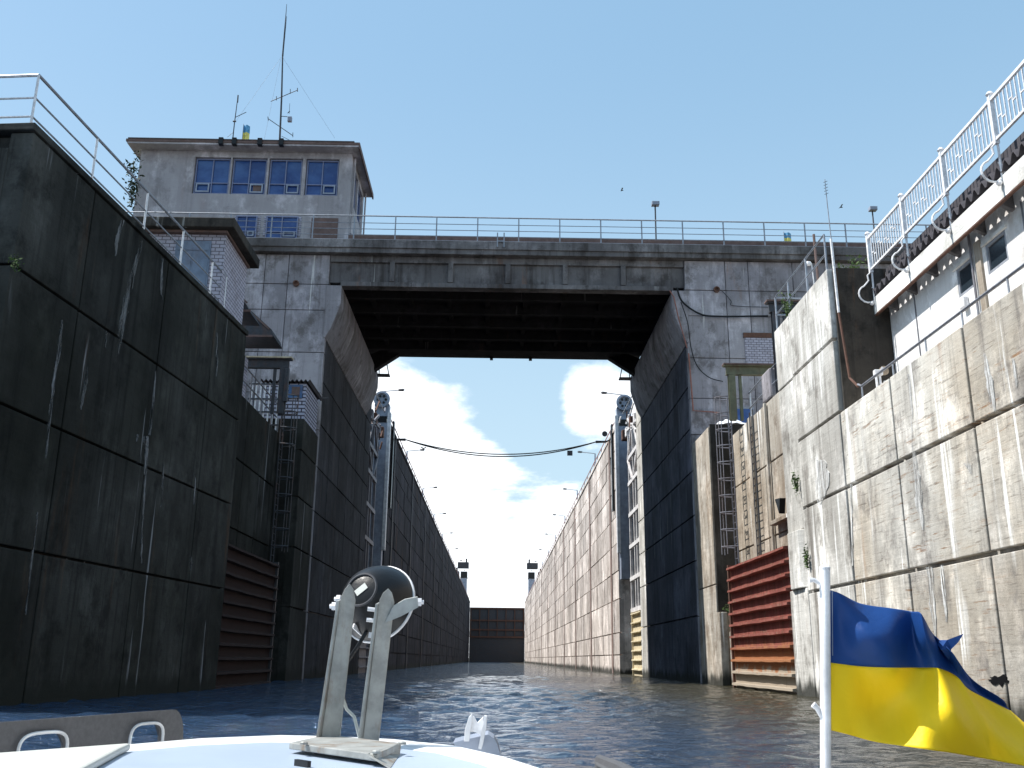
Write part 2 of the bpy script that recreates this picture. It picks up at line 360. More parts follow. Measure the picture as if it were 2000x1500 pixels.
# ------------------------------------------------------------------ setting
import numpy as np
def waves():
    rg = np.random.RandomState(4); NX = 300; ys = [1.0]
    while ys[-1] < 130: ys.append(ys[-1]+max(.03, ys[-1]*.006))
    ys = np.array(ys); xs = np.linspace(-11.5, 10.9, NX); X, Y = np.meshgrid(xs, ys); Z = np.zeros_like(X); sl = 0
    for i in range(90):
        lam = .2*(5.5**rg.rand()); k = 2*math.pi/lam; th = rg.normal(math.pi/2, .65)
        a = .056/k*(1.0 if lam > .5 else .85); fade = np.clip(lam/(np.maximum(.03, Y*.006)*2.5)-.6, 0, 1)
        ph = k*(X*math.cos(th)+Y*math.sin(th))+rg.rand()*6.28+.6*np.sin(X*.9+i)+.5*np.sin(Y*.7+2*i); Z += a*fade*np.sin(ph)
    gust = .65+.35*np.sin(X*.35+1)*np.sin(Y*.21+2)
    e = np.clip((130-Y)/20, 0, 1); Z = Z*gust*e
    v = np.stack([X, Y, Z+WZ], -1).reshape(-1, 3); ny, nx = X.shape
    idx = np.arange(ny*nx).reshape(ny, nx); f = np.stack([idx[:-1, :-1], idx[:-1, 1:], idx[1:, 1:], idx[1:, :-1]], -1).reshape(-1, 4)
    V = v.tolist(); Fc = f.tolist(); o = len(V); a, b, c, d = -11.5, 10.9, 1.0, float(ys[-1])
    V += [(-400, -400, WZ), (400, -400, WZ), (400, c, WZ), (b, c, WZ), (a, c, WZ), (-400, c, WZ), (400, d, WZ), (b, d, WZ), (a, d, WZ), (-400, d, WZ), (400, 700, WZ), (-400, 700, WZ)]
    Fc += [[o, o+1, o+2, o+3, o+4, o+5], [o+3, o+2, o+6, o+7], [o+5, o+4, o+8, o+9], [o+9, o+8, o+7, o+6, o+10, o+11]]
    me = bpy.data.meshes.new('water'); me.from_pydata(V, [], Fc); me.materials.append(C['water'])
    me.polygons.foreach_set('use_smooth', [True]*len(me.polygons))
    ob = bpy.data.objects.new('water', me); sc.collection.objects.link(ob); return ob
struct(waves())
g = MB().box(-400, -24, 19.5, 600, -2.5, 9.6).box(17.5, 400, -60, 600, -2.5, 6.2).box(-3000, -401, -3000, 3000, -2.5, -1.1).box(401, 3000, -3000, 3000, -2.5, -1.1).box(-400, 400, 701, 3000, -2.5, -1.1)
struct(g.build('ground', C['earth']))
# ------------------------------------------------------------------ lock walls
def panels(mb, axis, c, out, cuts, rows, depth=.35, gap=.07, jit=.015, stagger=0., rg=random):
    """blocks of a concrete wall face; axis 'x': plane x=c facing out (+1/-1) with cuts along y; 'y': plane y=c, cuts along x"""
    for j in range(len(rows)-1):
        z0, z1 = rows[j], rows[j+1]; cc = list(cuts)
        if stagger: cc = [cuts[0]]+[q+rg.uniform(-stagger, stagger) for q in cuts[1:-1]]+[cuts[-1]]
        for i in range(len(cc)-1):
            a0, a1 = cc[i]+gap/2, cc[i+1]-gap/2; d = rg.uniform(0, jit)
            if axis == 'x': mb.box(c-out*d, c-out*depth, a0, a1, z0+gap/2, z1-gap/2)
            else: mb.box(a0, a1, c-out*d, c-out*depth, z0+gap/2, z1-gap/2)
def span(a, b, n): return [a+(b-a)*i/n for i in range(n+1)]
def rows_to(top, bot=BOT): return [r for r in ROWS if bot <= r < top-.5]+[top]
# right near low wall
mb = MB(); panels(mb, 'x', 9.5, -1, [-14, -9, -4, 1, 6, 11, 15.0, 18.6, 22.4, 25.9], rows_to(6.74), depth=.5, gap=.10)
mb.box(9.68, 17.5, -14, 25.9, BOT, 6.70)
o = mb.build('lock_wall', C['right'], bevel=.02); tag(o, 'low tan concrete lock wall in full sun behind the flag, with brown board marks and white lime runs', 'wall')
mb = MB(); panels(mb, 'x', 9.5, -1, [25.95, 29.85], rows_to(11.1), depth=.5, gap=.09); mb.box(9.66, 17.5, 26.0, 31.7, BOT, 11.05)
panels(mb, 'x', 9.56, -1, [29.9, 31.7], [4.0, 8.9, 11.1], depth=.5, gap=.06)
mb.box(9.52, 10.6, 29.9, 31.75, BOT, 2.2)
mb.prism([(9.6, 29.95), (9.42, 30.2), (9.40, 31.2), (9.6, 31.7), (10.2, 31.7), (10.2, 29.95)], 'z', 2.22, 4.0)
panels(mb, 'y', 25.93, -1, [9.9, 12.5, 17.5], [6.74, 8.9, 11.1], depth=.06, gap=.05)
o = mb.build('lock_wall', C['tower'], bevel=.02); tag(o, 'tall pale concrete wall block streaked white, between the low wall and the red gate', 'wall')
# dark skin that paints shade on the side of the block that faces the camera
mb = MB(); mb.box(9.62, 17.5, 25.80, 25.86, 6.74, 11.02); o2 = mb.build('shade_face', C['dark'], o)
# right recess wall
mb = MB(); panels(mb, 'x', 10.5, -1, [31.8, 34.6, 37.2, 39.0, 42.15], [BOT, 2.05, 4.6, 7.4, 9.8], depth=.4, gap=.06); mb.box(10.62, 17.5, 31.8, 45.9, BOT, 9.75)
mb.box(10.36, 10.46, 38.4, 39.0, 3.8, 9.75).box(10.36, 10.46, 36.3, 36.45, 3.8, 9.75).box(10.2, 10.46, 31.9, 36, 4.9, 5.05)
o = mb.build('lock_wall', C['recess'], bevel=.015); tag(o, 'rust streaked recessed concrete wall right above the red gate', 'wall')
# right pier before the bridge
mb = MB(); panels(mb, 'x', XR, -1, [42.2, 43.4, 45.95], [BOT, 3.2, 10.2], depth=.4, gap=.05); mb.box(9.6, 13.5, 42.3, 45.94, BOT, 10.3); mb.box(9.42, 9.75, 41.6, 42.2, BOT, 2.0)
o = mb.build('lock_pier', C['dark'] if False else C['recess'], bevel=.02); tag(o, 'narrow concrete pier standing between the red gate and the right bridge pillar', 'pier')
mb = MB(); mb.box(9.5, 13.5, 42.08, 42.18, 2.02, 10.28); mb.build('shade_face', C['dark'], o)  # shade of the pier's camera-facing side painted on as a dark sheet
mb = MB(); mb.box(9.7, 10.1, 40.5, 41.2, BOT, 1.2); o = mb.build('stump', C['recess'], bevel=.05); tag(o, 'low broken concrete post in the water at the left edge of the red gate', 'post')
c0 = at(1912, 1328, x=9.48); c1 = at(1992, 1322, x=9.48); c2 = at(1990, 1340, x=9.48); c3 = at(1950, 1336, x=9.48); c4 = at(1930, 1342, x=9.48); c5 = at(1960, 1324, x=9.48)
low_wall = bpy.data.objects['lock_wall']
rgh = random.Random(2); hp = []
for k in range(22):
    aa = k/22*2*math.pi; cc = (c0+c1)/2; hp.append((cc.y+.42*math.cos(aa)*rgh.uniform(.6, 1.1), cc.z-.03+.075*math.sin(aa)*rgh.uniform(.5, 1.6)))
MB().prism(hp, 'x', 9.487, 9.6).build('broken_hole', C['black'], low_wall)
def lime(parent, pts, mat, plane):
    rg = random.Random(int(pts[0][0]*7+pts[0][1])); P = []
    for i in range(len(pts)-1):
        for k in range(5):
            u = k/5; P.append([a+(b-a)*u for a, b in zip(pts[i], pts[i+1])])
    P.append(list(pts[-1])); mb = MB(); vs = []
    for (x, y, w_) in P:
        x += rg.uniform(-.6, .6); a = x-w_*rg.uniform(.3, .55); b = x+w_*rg.uniform(.3, .55)
        for q in (a, b): p, n = plane(q, y); vs += [p-n*.03, p+n*.004]
    fs = []
    for i in range(len(P)-1):
        o = 4*i; fs += [(o+1, o+3, o+7, o+5), (o, o+1, o+5, o+4), (o+2, o+6, o+7, o+3)]
    mb.add(vs, fs).build('lime_run', mat, parent)
def crust(m):
    t = m.node_tree; b = t.nodes['Principled BSDF']; g = t.nodes.new('ShaderNodeNewGeometry'); mp = t.nodes.new('ShaderNodeMapping'); mp.inputs['Scale'].default_value = (9, 9, .9)
    n = t.nodes.new('ShaderNodeTexNoise'); n.inputs['Scale'].default_value = 1; n.inputs['Detail'].default_value = 8; n.inputs['Roughness'].default_value = .75
    r = t.nodes.new('ShaderNodeMapRange'); r.inputs['From Min'].default_value = .42; r.inputs['From Max'].default_value = .58
    t.links.new(g.outputs['Position'], mp.inputs[0]); t.links.new(mp.outputs[0], n.inputs['Vector']); t.links.new(n.outputs['Fac'], r.inputs['Value']); t.links.new(r.outputs[0], b.inputs['Alpha'])
    return m
C['lime'] = concrete('lime_crust', (.5, .5, .49), (.68, .68, .67), dark=(.25, .25, .24), streak=.7, lime=0, rust=0, seed=31, wet=False, island=0); crust(C['lime'])
C['limed'] = concrete('lime_crust_grey', (.10, .105, .105), (.24, .245, .255), dark=(.07, .07, .07), streak=.7, lime=0, rust=0, seed=32, wet=False, island=0); crust(C['limed'])
pr = lambda px, py: (at(px, py, x=9.49), Vector((-1, 0, 0)))
for pts in ([(1783, 868, 4), (1790, 930, 12), (1795, 985, 16), (1803, 1035, 3)], [(1922, 690, 4), (1935, 755, 15), (1941, 802, 8)], [(1978, 700, 4), (1985, 735, 10), (1986, 757, 2)],
            [(1661, 945, 2), (1664, 1050, 3), (1665, 1105, 3)], [(1815, 1108, 12), (1821, 1180, 15), (1827, 1245, 3)], [(1838, 1104, 5), (1846, 1180, 8), (1849, 1215, 2)],
            [(1602, 898, 20), (1608, 940, 34), (1600, 985, 6)], [(1890, 905, 16), (1896, 925, 3)], [(1774, 730, 3), (1780, 800, 5), (1782, 860, 2)]):
    lime(low_wall, pts, C['lime'], pr)
# chamber walls
def chamber(s, X, mat, label, seed):
    rg = random.Random(seed); mb = MB(); out = -s
    cuts = [76.0]
    while cuts[-1] < 326: cuts.append(cuts[-1]+rg.choice((3.4, 3.9, 4.4)))
    cuts[-1] = 330
    panels(mb, 'x', X, out, cuts, [BOT, .4, 2.05, 4.6, 6.74, 8.9, 11.05, 13.2, 15.0, 16.4, 18.0], depth=.4, gap=.09, jit=.05, stagger=1.2, rg=rg)
    mb.box(X+s*.2, X+s*8, 76.05, 330, BOT, 17.9)
    mb.box(X-s*.06, X+s*.5, 76, 330, 18.003, 18.25)
    o = mb.build('lock_wall', mat); tag(o, label, 'wall')
    for k, y in enumerate((80, 98, 117, 137, 158, 180, 205, 235, 270)):
        m2 = MB(); m2.box(X-s*.07, X-s*.004, y, y+.35, -1.2, 18.1).box(X-s*.05, X-s*.003, y+.8, y+.9, -1.2, 17.9)
        m2.build('fender_strip', C['pinkstrip'] if s > 0 else C['steeld'], o)
    return o
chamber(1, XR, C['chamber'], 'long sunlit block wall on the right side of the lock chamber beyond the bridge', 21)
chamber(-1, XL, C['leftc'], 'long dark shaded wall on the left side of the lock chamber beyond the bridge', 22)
# left near wall, slightly flared
A = Vector((-9.84, 18.1, 0)); B = Vector((-8.66, 31.4, 0)); L = (B-A).length; ang = math.atan2((B-A).x, (B-A).y)
ML = Matrix.Translation(A) @ Matrix.Rotation(-ang, 4, 'Z')
mb = MB(ML); panels(mb, 'x', 0, 1, [0, 2.7, 6.9, 10.5, L], [BOT, 2.05, 4.75, 7.55, 10.55], depth=.5, gap=.055)
mb.box(-8, -.16, .15, L, BOT, 10.5); mb.box(-8, .04, -.05, L, 10.553, 10.72)
mb.box(-15, -8.01, .15, L, BOT, 10.5)
panels(mb, 'y', 0, -1, [-15, -6.5, -3.2, -.45], [BOT, 2.05, 4.75, 7.4, 10.2], depth=.2, gap=.06)
o = mb.build('lock_wall', C['left'], bevel=.02); tag(o, 'tall algae stained concrete wall, coloured black for shade, with pale drips, nearest on the left', 'wall')
left_wall = o
def pl(px, py):
    n = Vector((math.cos(ang), -math.sin(ang), 0)); d = CF*F + CR*(px-1000) - CU*(py-750); return d*(A.dot(n)/d.dot(n)), n
for pts in ([(277, 470, 4), (264, 520, 10), (250, 572, 14), (238, 635, 15), (231, 692, 3)], [(122, 625, 2), (116, 680, 8), (106, 740, 6), (99, 800, 5), (90, 895, 3)], [(74, 1000, 3), (62, 1090, 5), (50, 1200, 2)],
            [(170, 718, 2), (168, 745, 7), (162, 780, 5), (158, 800, 2)], [(304, 725, 2), (299, 800, 3), (293, 850, 3)], [(285, 852, 12), (287, 880, 8), (284, 930, 4), (280, 1000, 4), (277, 1060, 3), (276, 1100, 2)],
            [(320, 905, 2), (318, 940, 3), (315, 990, 2)], [(380, 925, 2), (381, 950, 4), (379, 985, 2)], [(317, 505, 4), (315, 560, 5), (318, 590, 2)], [(372, 1085, 2), (374, 1100, 6), (372, 1115, 2)],
            [(425, 650, 2), (424, 700, 4), (423, 735, 2)], [(208, 645, 2), (207, 665, 3), (206, 680, 2)], [(270, 848, 5), (268, 862, 2)], [(240, 430, 8), (228, 470, 9), (226, 500, 2)]):
    lime(left_wall, pts, C['limed'], pl)
# left recess
mb = MB(); panels(mb, 'x', -9.9, 1, [31.4, 34.2, 37, 39.4, 42.3], [BOT, 2.05, 4.6, 7.2, 9.7], depth=.4, gap=.06); mb.box(-17, -10.02, 31.5, 45.9, BOT, 9.65)
mb.box(-9.9, XL, 31.35, 31.9, BOT, 10.0)
o = mb.build('lock_wall', C['left'], bevel=.015); tag(o, 'black recessed wall above the dark red gate on the left', 'wall')
mb = MB(); panels(mb, 'x', XL, 1, [42.3, 45.95], [BOT, 2.05, 4.6, 6.8, 8.9, 10.35], depth=.4, gap=.06); mb.box(-12.5, -8.94, 42.35, 45.94, BOT, 10.33)
o = mb.build('lock_pier', C['left'], bevel=.02); tag(o, 'dark narrow pier under the small brick hut on the left', 'pier')
# guide piers beyond the bridge
for s, X, mat, lab in ((1, XR, C['tower'], 'narrow sunlit concrete strip just beyond the right bridge pillar'), (-1, XL, C['leftp'], 'narrow shaded concrete strip just beyond the left bridge pillar')):
    mb = MB(); panels(mb, 'x', X, -s, [62.1, 64.6], rows_to(17.2), depth=.4, gap=.07); mb.box(X+s*.16, X+s*7, 62.2, 64.6, BOT, 17.15)
    o = mb.build('guide_pier', mat, bevel=.02); tag(o, lab, 'pier')
    mb = MB(); panels(mb, 'x', X+s*1.4, -s, [64.7, 70, 76.0], rows_to(16.5), depth=.4); mb.box(X+s*1.55, X+s*7, 64.7, 76, BOT, 16.45)
    o = mb.build('slot_wall', C['dark'] if s > 0 else C['left']); tag(o, 'dark gate slot wall behind the %s lattice frame' % ('white right' if s > 0 else 'shaded left'), 'wall')
# ------------------------------------------------------------------ bridge
br = thing('bridge', 'grey concrete road bridge spanning the lock between two pillars', 'bridge', (0, 46, 0))
FY = 46.0
def abut(s, X, mat, far):
    mb = MB(); cuts = [X, X+s*2.1, X+s*3.3, X+s*5.6, X+s*8, far]
    if s < 0: cuts = cuts[::-1]
    panels(mb, 'y', FY, -1, cuts, [BOT, 2, 4.6, 6.74, 8.9, 10.7, 12.55, 14.65, 16.9, 18.3, 19.93], depth=.4, gap=.035, jit=.02, stagger=.0)
    mb.box(X+s*.15, far, FY+.12, 62, BOT, 19.93)
    o = mb.build('abutment', mat, br, bevel=.015)
    # passage face
    mb = MB(); panels(mb, 'x', X, -s, [46.42, 49.3, 52.4, 55.5, 58.7, 62.0], [BOT, 2.05, 4.6, 6.74, 8.9, 11.05, 13.2, 15.4], depth=.14, gap=.08)
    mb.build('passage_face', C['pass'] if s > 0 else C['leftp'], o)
    # corbel
    e = X-s*.68
    mb = MB(); mb.prism([(X+s*.1, 15.45), (X, 15.45), (X-s*.25, 15.9), (X-s*.55, 16.8), (e, 17.3), (e, 18.25), (X+s*.1, 18.25)], 'y', FY-.02, 62.0)
    mb.build('corbel', C['facade'] if s < 0 else C['facade'], o, bevel=.02)
    return o
abr = abut(1, XR, C['facade'], 24.0); abl = abut(-1, XL, C['facade'], -24.0)
mb = MB(); mb.box(-24, 24, 45.68, 46.6, 19.94, 20.64).box(-24, 24, 45.60, 45.68, 20.2, 20.66); mb.build('deck_edge', C['girder'], br, bevel=.02)
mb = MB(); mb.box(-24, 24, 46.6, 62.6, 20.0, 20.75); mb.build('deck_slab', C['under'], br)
# front girder with pilasters
mb = MB(); mb.box(XL, XR, 46.25, 46.6, 18.5, 19.94); mb.box(XL+.6, XR-.6, 46.06, 46.65, 18.26, 18.5).box(XL, XR, 46.1, 46.25, 19.6, 19.94)
for x in (-5.6, -2.6, .35, 3.3, 6.3): mb.prism([(46.25, 18.5), (46.08, 18.55), (46.02, 19.6), (46.25, 19.6)], 'x', x-.13, x+.13)
mb.build('front_girder', C['girder'], br, bevel=.015)
mb = MB(); mb.box(XL, XR, 46.65, 57.9, 18.95, 19.99)
for y in (48.2, 50.4, 52.6, 54.8, 57.0): mb.box(XL, XR, y, y+.35, 18.45, 18.95)
for x in span(-7, 7.6, 7): mb.box(x-.12, x+.12, 46.65, 57.9, 18.7, 18.95)
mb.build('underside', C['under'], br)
mb = MB(); mb.box(-6.6, 7.1, 58.0, 60.3, 18.97, 19.98); mb.box(XL, XR, 58.6, 62.6, 19.7, 19.98)
for s, xe, xw in ((-1, -6.6, XL), (1, 7.1, XR)):
    mb.prism([(xe, 18.95), (xw, 17.4), (xw, 18.75), (xe-(xw-xe)*-.25, 19.5), (xe, 19.98)], 'y', 59.7, 60.3)
    mb.box(xe, xe+(xw-xe)*.3, 57.9, 59.7, 18.99, 19.97)
mb.build('far_girder', C['under'], br)
for s, xe, xw in ((-1, -6.6, XL), (1, 7.1, XR)):
    for q in (.3, .6):
        x = xe+(xw-xe)*q; MB().bar((x, 60.3, 18.9-q*1.2), (x-s*.25, 60.3, 19.9), .07, .07).build('strut', C['steelb'], br)
    MB().bar((xw-s*.1, 60.3, 18.2), (xe, 60.3, 19.75), .06, .06).build('strut', C['steelb'], br)
    MB().box(xw-s*.8, xw-s*1.6, 60.35, 60.9, 17.75, 17.83).bar((xw-s*1.55, 60.6, 17.8), (xw-s*1.35, 60.6, 18.7), .06, .06).bar((xw-s*.9, 60.6, 17.8), (xw-s*.9, 60.6, 18.3), .06, .06).build('cradle', C['steeld'], br)
for x in (-.55, 2.0): MB().box(x-.1, x+.1, 60.0, 60.28, 18.82, 18.97).build('bracket', C['black'], br)
# brick infill, opening, stain on right pillar
mb = MB(); mb.box(12.35, 15, 45.93, 45.99, 14.2, 15.75); mb.build('brick_infill', C['brick'], abr)
mb = MB(); mb.box(12.3, 15, 45.9, 45.99, 15.75, 16.0); mb.build('lintel', C['rusty'], abr)
mb = MB(); mb.box(11.3, 12.6, 45.9, 45.99, 10.4, 12.1); ow_ = mb.build('window', C['winsash'], abr)
mb = MB(); mb.box(11.38, 11.9, 45.86, 45.9, 10.5, 12.0).box(11.97, 12.52, 45.86, 45.9, 10.5, 12.0); mb.build('pane', C['glass'], ow_)
for p in (at(1400, 565, y=45.9), at(578, 553, y=45.9)):
    mb = MB(); mb.lathe([(0, .16), (.12, .16), (.12, .1), (.02, .1)], p+Vector((0, .08, 0)), (0, -1, 0), 14, cap=False).lathe([(0, .1), (.01, .1)], p+Vector((0, .06, 0)), (0, -1, 0), 14)
    mb.build('drain_pipe', C['rusty'], br)
# ------------------------------------------------------------------ railings
def rail(name, label, p0, p1, n, h, bars, mat, r=.03, rp=.028, extra=None, group=None, topr=None):
    p0 = Vector(p0); p1 = Vector(p1); t = thing(name, label, 'railing', p0, group)
    for i in range(n+1):
        q = p0.lerp(p1, i/n); MB().tube([q, q+Vector((0, 0, h))], rp, 6).build('post', mat, t)
    for b in bars:
        MB().tube([p0+Vector((0, 0, b)), p1+Vector((0, 0, b))], (topr or r) if b == max(bars) else r, 6).build('bar', mat, t)
    return t
pL = [at(x, 468, y=45.75).x for x in (690, 742, 820, 897, 978, 1060, 1140, 1220, 1300, 1383, 1463, 1545)]
stp = 2.13; x0 = pL[0]-stp*6
rb = thing('railing', 'long grey pipe railing with four bars along the bridge deck edge', 'railing', (0, 45.78, 20.64))
for i in range(22):
    x = x0+stp*i
    if x > 24: break
    MB().box(x-.03, x+.03, 45.76, 45.82, 20.64, 22.05).build('post', C['rail'], rb)
for z, r in ((20.98, .018), (21.32, .018), (21.66, .018), (22.06, .035), (20.72, .03)):
    MB().tube([(x0, 45.79, z), (24, 45.79, z)], r, 6).build('bar', C['rail'], rb)
mb = MB(); mb.box(-8.1, 24, 46.9, 47.1, 20.76, 21.52); o = mb.build('parapet', C['rooft']); tag(o, 'low dark brown parapet seen through the bridge railing', 'parapet')
# left near wall railing
def lw(u, v, z): return ML @ Vector((v, u, z))
t = thing('railing', 'white three bar pipe railing on top of the black left wall', 'railing', lw(0, -.15, 10.72))
for u in (0.1, 2.7, 5.5, 7.9, 10.2, 11.4):
    MB().tube([lw(u, -.15, 10.72), lw(u, -.15, 11.95)], .03, 6).build('post', C['railw'], t)
for z, r in ((10.95, .022), (11.4, .022), (11.95, .035)):
    MB().tube([lw(.1, -.15, z), lw(11.4, -.15, z)], r, 6).build('bar', C['rail'], t)
    MB().tube([lw(.1, -.15, z), lw(.1, -8, z)], r, 6).build('bar', C['railw'], t)
# right tower block railing
t = thing('railing', 'steep grey pipe railing on top of the pale wall block on the right', 'railing', (9.6, 26.3, 11.1))
for y in (26.2, 28.0, 29.9, 31.4): MB().tube([(9.6, y, 11.1), (9.6, y, 12.25)], .032, 6).build('post', C['rail'], t)
for z in (11.62, 12.25): MB().tube([(9.6, 26.2, z), (9.6, 31.4, z), (10.6, 31.45, z)], .03, 6).build('bar', C['rail'], t)
# rusty vertical pipe down to the low rail
t = thing('railing', 'single bar pipe handrail along the edge of the low tan wall', 'railing', (9.75, 25, 6.74))
for y in (24.9, 22.8, 20.9, 19.1, 17.2, 15.4, 13): MB().tube([(9.8, y, 6.72), (9.8, y, 7.2)], .025, 6).build('post', C['rail'], t)
MB().tube([(9.8, 4, 7.2), (9.8, 24.9, 7.2), (9.78, 25.1, 7.3)], .035, 6).build('bar', C['raild'], t)
mb = MB().tube([(9.78, 25.12, 7.25), (9.72, 25.5, 7.6), (9.65, 25.7, 9.6)], .04, 6); o = mb.build('pipe', C['rusty'], t)
MB().tube([(9.65, 25.7, 9.6), (9.62, 25.72, 11.9)], .04, 6).build('pipe', C['railw'], t)
# recess railing right
t = thing('railing', 'bent pipe railing on the sunlit ledge above the red gate', 'railing', (10.5, 33, 9.8))
for y in (32.2, 34.5, 36.6, 38.9): MB().tube([(10.55, y, 9.8), (10.55, y, 10.95)], .035, 6).build('post', C['railw'], t)
for z in (10.3, 10.95): MB().tube([(10.55, 31.8, z), (10.55, 37.2, z), (10.5, 38.9, z-.1)], .035, 6).build('bar', C['rail'], t)
t = thing('railing', 'two bar railing in front of the dark hut on the left pier', 'railing', (-9.3, 38, 9.7))
for y in (35.5, 37.3, 39.1, 41): MB().tube([(-9.95, y, 9.7), (-9.95, y, 10.9)], .03, 6).build('post', C['raild'], t)
for z in (10.3, 10.9): MB().tube([(-9.95, 33, z), (-9.95, 42, z)], .03, 6).build('bar', C['raild'], t)
for s, X, lab in ((1, XR, 'far thin reddish railing along the top of the right chamber wall'), (-1, XL, 'far thin railing along the top of the left chamber wall')):
    t = thing('railing', lab, 'railing', (X, 78, 18))
    mb = MB()
    for i in range(70): mb.box(X+s*.25-.03, X+s*.25+.03, 78+i*3.6, 78.06+i*3.6, 18.25, 19.2)
    mb.build('posts', C['redsteel'], t)['kind'] = 'stuff'
    mb = MB(); mb.box(X+s*.25-.03, X+s*.25+.03, 78, 329, 19.17, 19.24).box(X+s*.25-.02, X+s*.25+.02, 78, 329, 18.7, 18.74); mb.build('bar', C['redsteel'], t)
# ------------------------------------------------------------------ control tower
ct = thing('control_tower', 'grey plastered control building with blue windows and overhanging flat roof on the bridge', 'building', (-14, 49.7, 20.75))
TX0, TX1, TY0, TY1, TZ = -19.8, -8.25, 47.5, 52.3, 26.6
mb = MB(); 
wins = []
for (a, b) in ((382, 445), (455, 517), (527, 587), (599, 659)):
    p = at(a, 306, y=TY0); q = at(b, 376, y=TY0); wins.append((p.x, q.x))
wz0, wz1 = 24.05, 26.25
xs = [TX0]+[v for w_ in wins for v in w_]+[TX1]
for i in range(0, len(xs), 2): mb.box(xs[i], xs[i+1], TY0, TY0+.3, wz0, wz1)
mb.box(TX0, TX1, TY0, TY0+.3, wz1, TZ).box(TX0, TX1, TY0, TY0+.3, 20.76, wz0)
mb.box(TX0, TX0+.3, TY0+.3, TY1, 20.76, TZ).box(TX0+.3, TX1-.3, TY1-.3, TY1, 20.76, TZ)
mb.box(TX1-.3, TX1, TY0+.3, TY1, 20.76, 24.05).box(TX1-.3, TX1, TY0+.3, TY0+.9, 24.05, TZ).box(TX1-.3, TX1, TY1-.5, TY1, 24.05, TZ).box(TX1-.3, TX1, TY0+.9, TY1-.5, 26.2, TZ).box(TX1-.3, TX1, 49.9, 50.2, 24.05, 26.2)
mb.box(TX0+.3, TX1-.3, TY0+.3, TY1-.3, 23.6, 23.8)
wl_ = mb.build('wall', C['plaster'], ct)
mb = MB(); mb.box(TX0-.5, TX1+.45, TY0-.75, TY1+.4, TZ, TZ+.1); rf = mb.build('roof', C['plaster'], ct)
mb = MB(); mb.box(TX0-.56, TX1+.5, TY0-.8, TY1+.45, TZ+.1, TZ+.24).box(TX1+.45, TX1+.52, TY0-.78, TY1+.42, TZ-.12, TZ+.1); mb.build('roof_edge', C['rooft'], rf)
mb = MB(); mb.box(TX0-.45, TX1+.2, TY0-.83, TY1+.3, TZ+.24, TZ+.3); mb.build('roof_felt', C['roofd'], rf)
mb = MB()
for px in (432, 458, 508, 550):
    x = at(px, 275, y=TY0-.8).x; mb.box(x-.12, x+.12, TY0-.9, TY0-.6, TZ-.02, TZ+.36)
mb.build('roof_clip', C['black'], rf)
def window(parent, x0, x1, y, z0, z1, vent, lower=True):
    f = MB(); T = .06
    f.box(x0, x0+T, y, y+.08, z0, z1).box(x1-T, x1, y, y+.08, z0, z1).box(x0+T, x1-T, y, y+.08, z0, z0+T).box(x0+T, x1-T, y, y+.08, z1-T, z1)
    xm = (x0+x1)/2; f.box(xm-.025, xm+.025, y, y+.08, z0+T, z1-T)
    if lower:
        zt = z0+(z1-z0)*.31; f.box(x0+T, xm-.025, y, y+.08, zt-.025, zt+.025).box(xm+.025, x1-T, y, y+.08, zt-.025, zt+.025)
    fo = f.build('window', C['winframe'], parent)
    p = MB(); p.box(x0+T, x1-T, y+.09, y+.11, z0+T, z1-T); p.build('pane', C['glass'], fo)
    if vent is not None:
        a = x0+T+.05 if vent < 0 else xm+.09; b = xm-.09 if vent < 0 else x1-T-.05; zt = z0+(z1-z0)*.26
        s_ = MB(); W = .075; s_.box(a, b, y-.04, y-.001, z0+.1, z0+.1+W).box(a, b, y-.04, y-.001, zt-.0, zt+W*.8).box(a, a+W, y-.04, y-.001, z0+.1+W, zt).box(b-W, b, y-.04, y-.001, z0+.1+W, zt)
        s_.build('sash', C['railw'] if False else C['steelb'], fo)
    return fo
xa_ = (wins[1][0]+wins[1][1])/2
MB().box(xa_+.25, wins[1][1]-.22, TY0+.16, TY0+.2, wz0+.2, wz0+.6).build('vent_shutter', C['rooft'], ct)
for i, (a, b) in enumerate(wins): window(ct, a+.04, b-.04, TY0+.12, wz0+.04, wz1-.04, -1 if i == 0 else 1)
for (a, b) in ((462, 503), (521, 583)):
    x_0 = at(a, 440, y=TY0).x; x_1 = at(b, 440, y=TY0).x
    mb = MB(); mb.box(x_0-.15, x_1+.15, TY0-.03, TY0-.001, 21.6, 22.75); bo = mb.build('window_surround', C['brick'], ct)
    window(ct, x_0, x_1, TY0-.18, 21.4, 22.7, 1)
mb = MB(); mb.box(at(608, 440, y=TY0).x, at(660, 440, y=TY0).x, TY0-.04, TY0-.001, 20.9, 22.7); mb.build('stained_panel', C['rooft'], ct)
for (a, b) in ((TY0+1.0, 49.8), (50.3, TY1-.6)):
    mb = MB(); mb.box(TX1-.16, TX1-.1, a, a+.07, 24.1, 26.15).box(TX1-.16, TX1-.1, b-.07, b, 24.1, 26.15).box(TX1-.16, TX1-.1, a+.07, b-.07, 24.1, 24.17).box(TX1-.16, TX1-.1, a+.07, b-.07, 26.08, 26.15)
    f = mb.build('window', C['winframe'], ct); MB().box(TX1-.2, TX1-.17, a+.05, b-.05, 24.15, 26.1).build('pane', C['glass'], f)
MB().tube([(TX1+.1, TY0+.4, 22), (TX1+.1, TY0+.4, 26.5)], .06, 8).build('downpipe', C['plaster'], ct)
MB().tube([(TX1+.15, 52.0, 21), (TX1+.15, 52.0, 26.5)], .05, 8).build('downpipe', C['plaster'], ct)
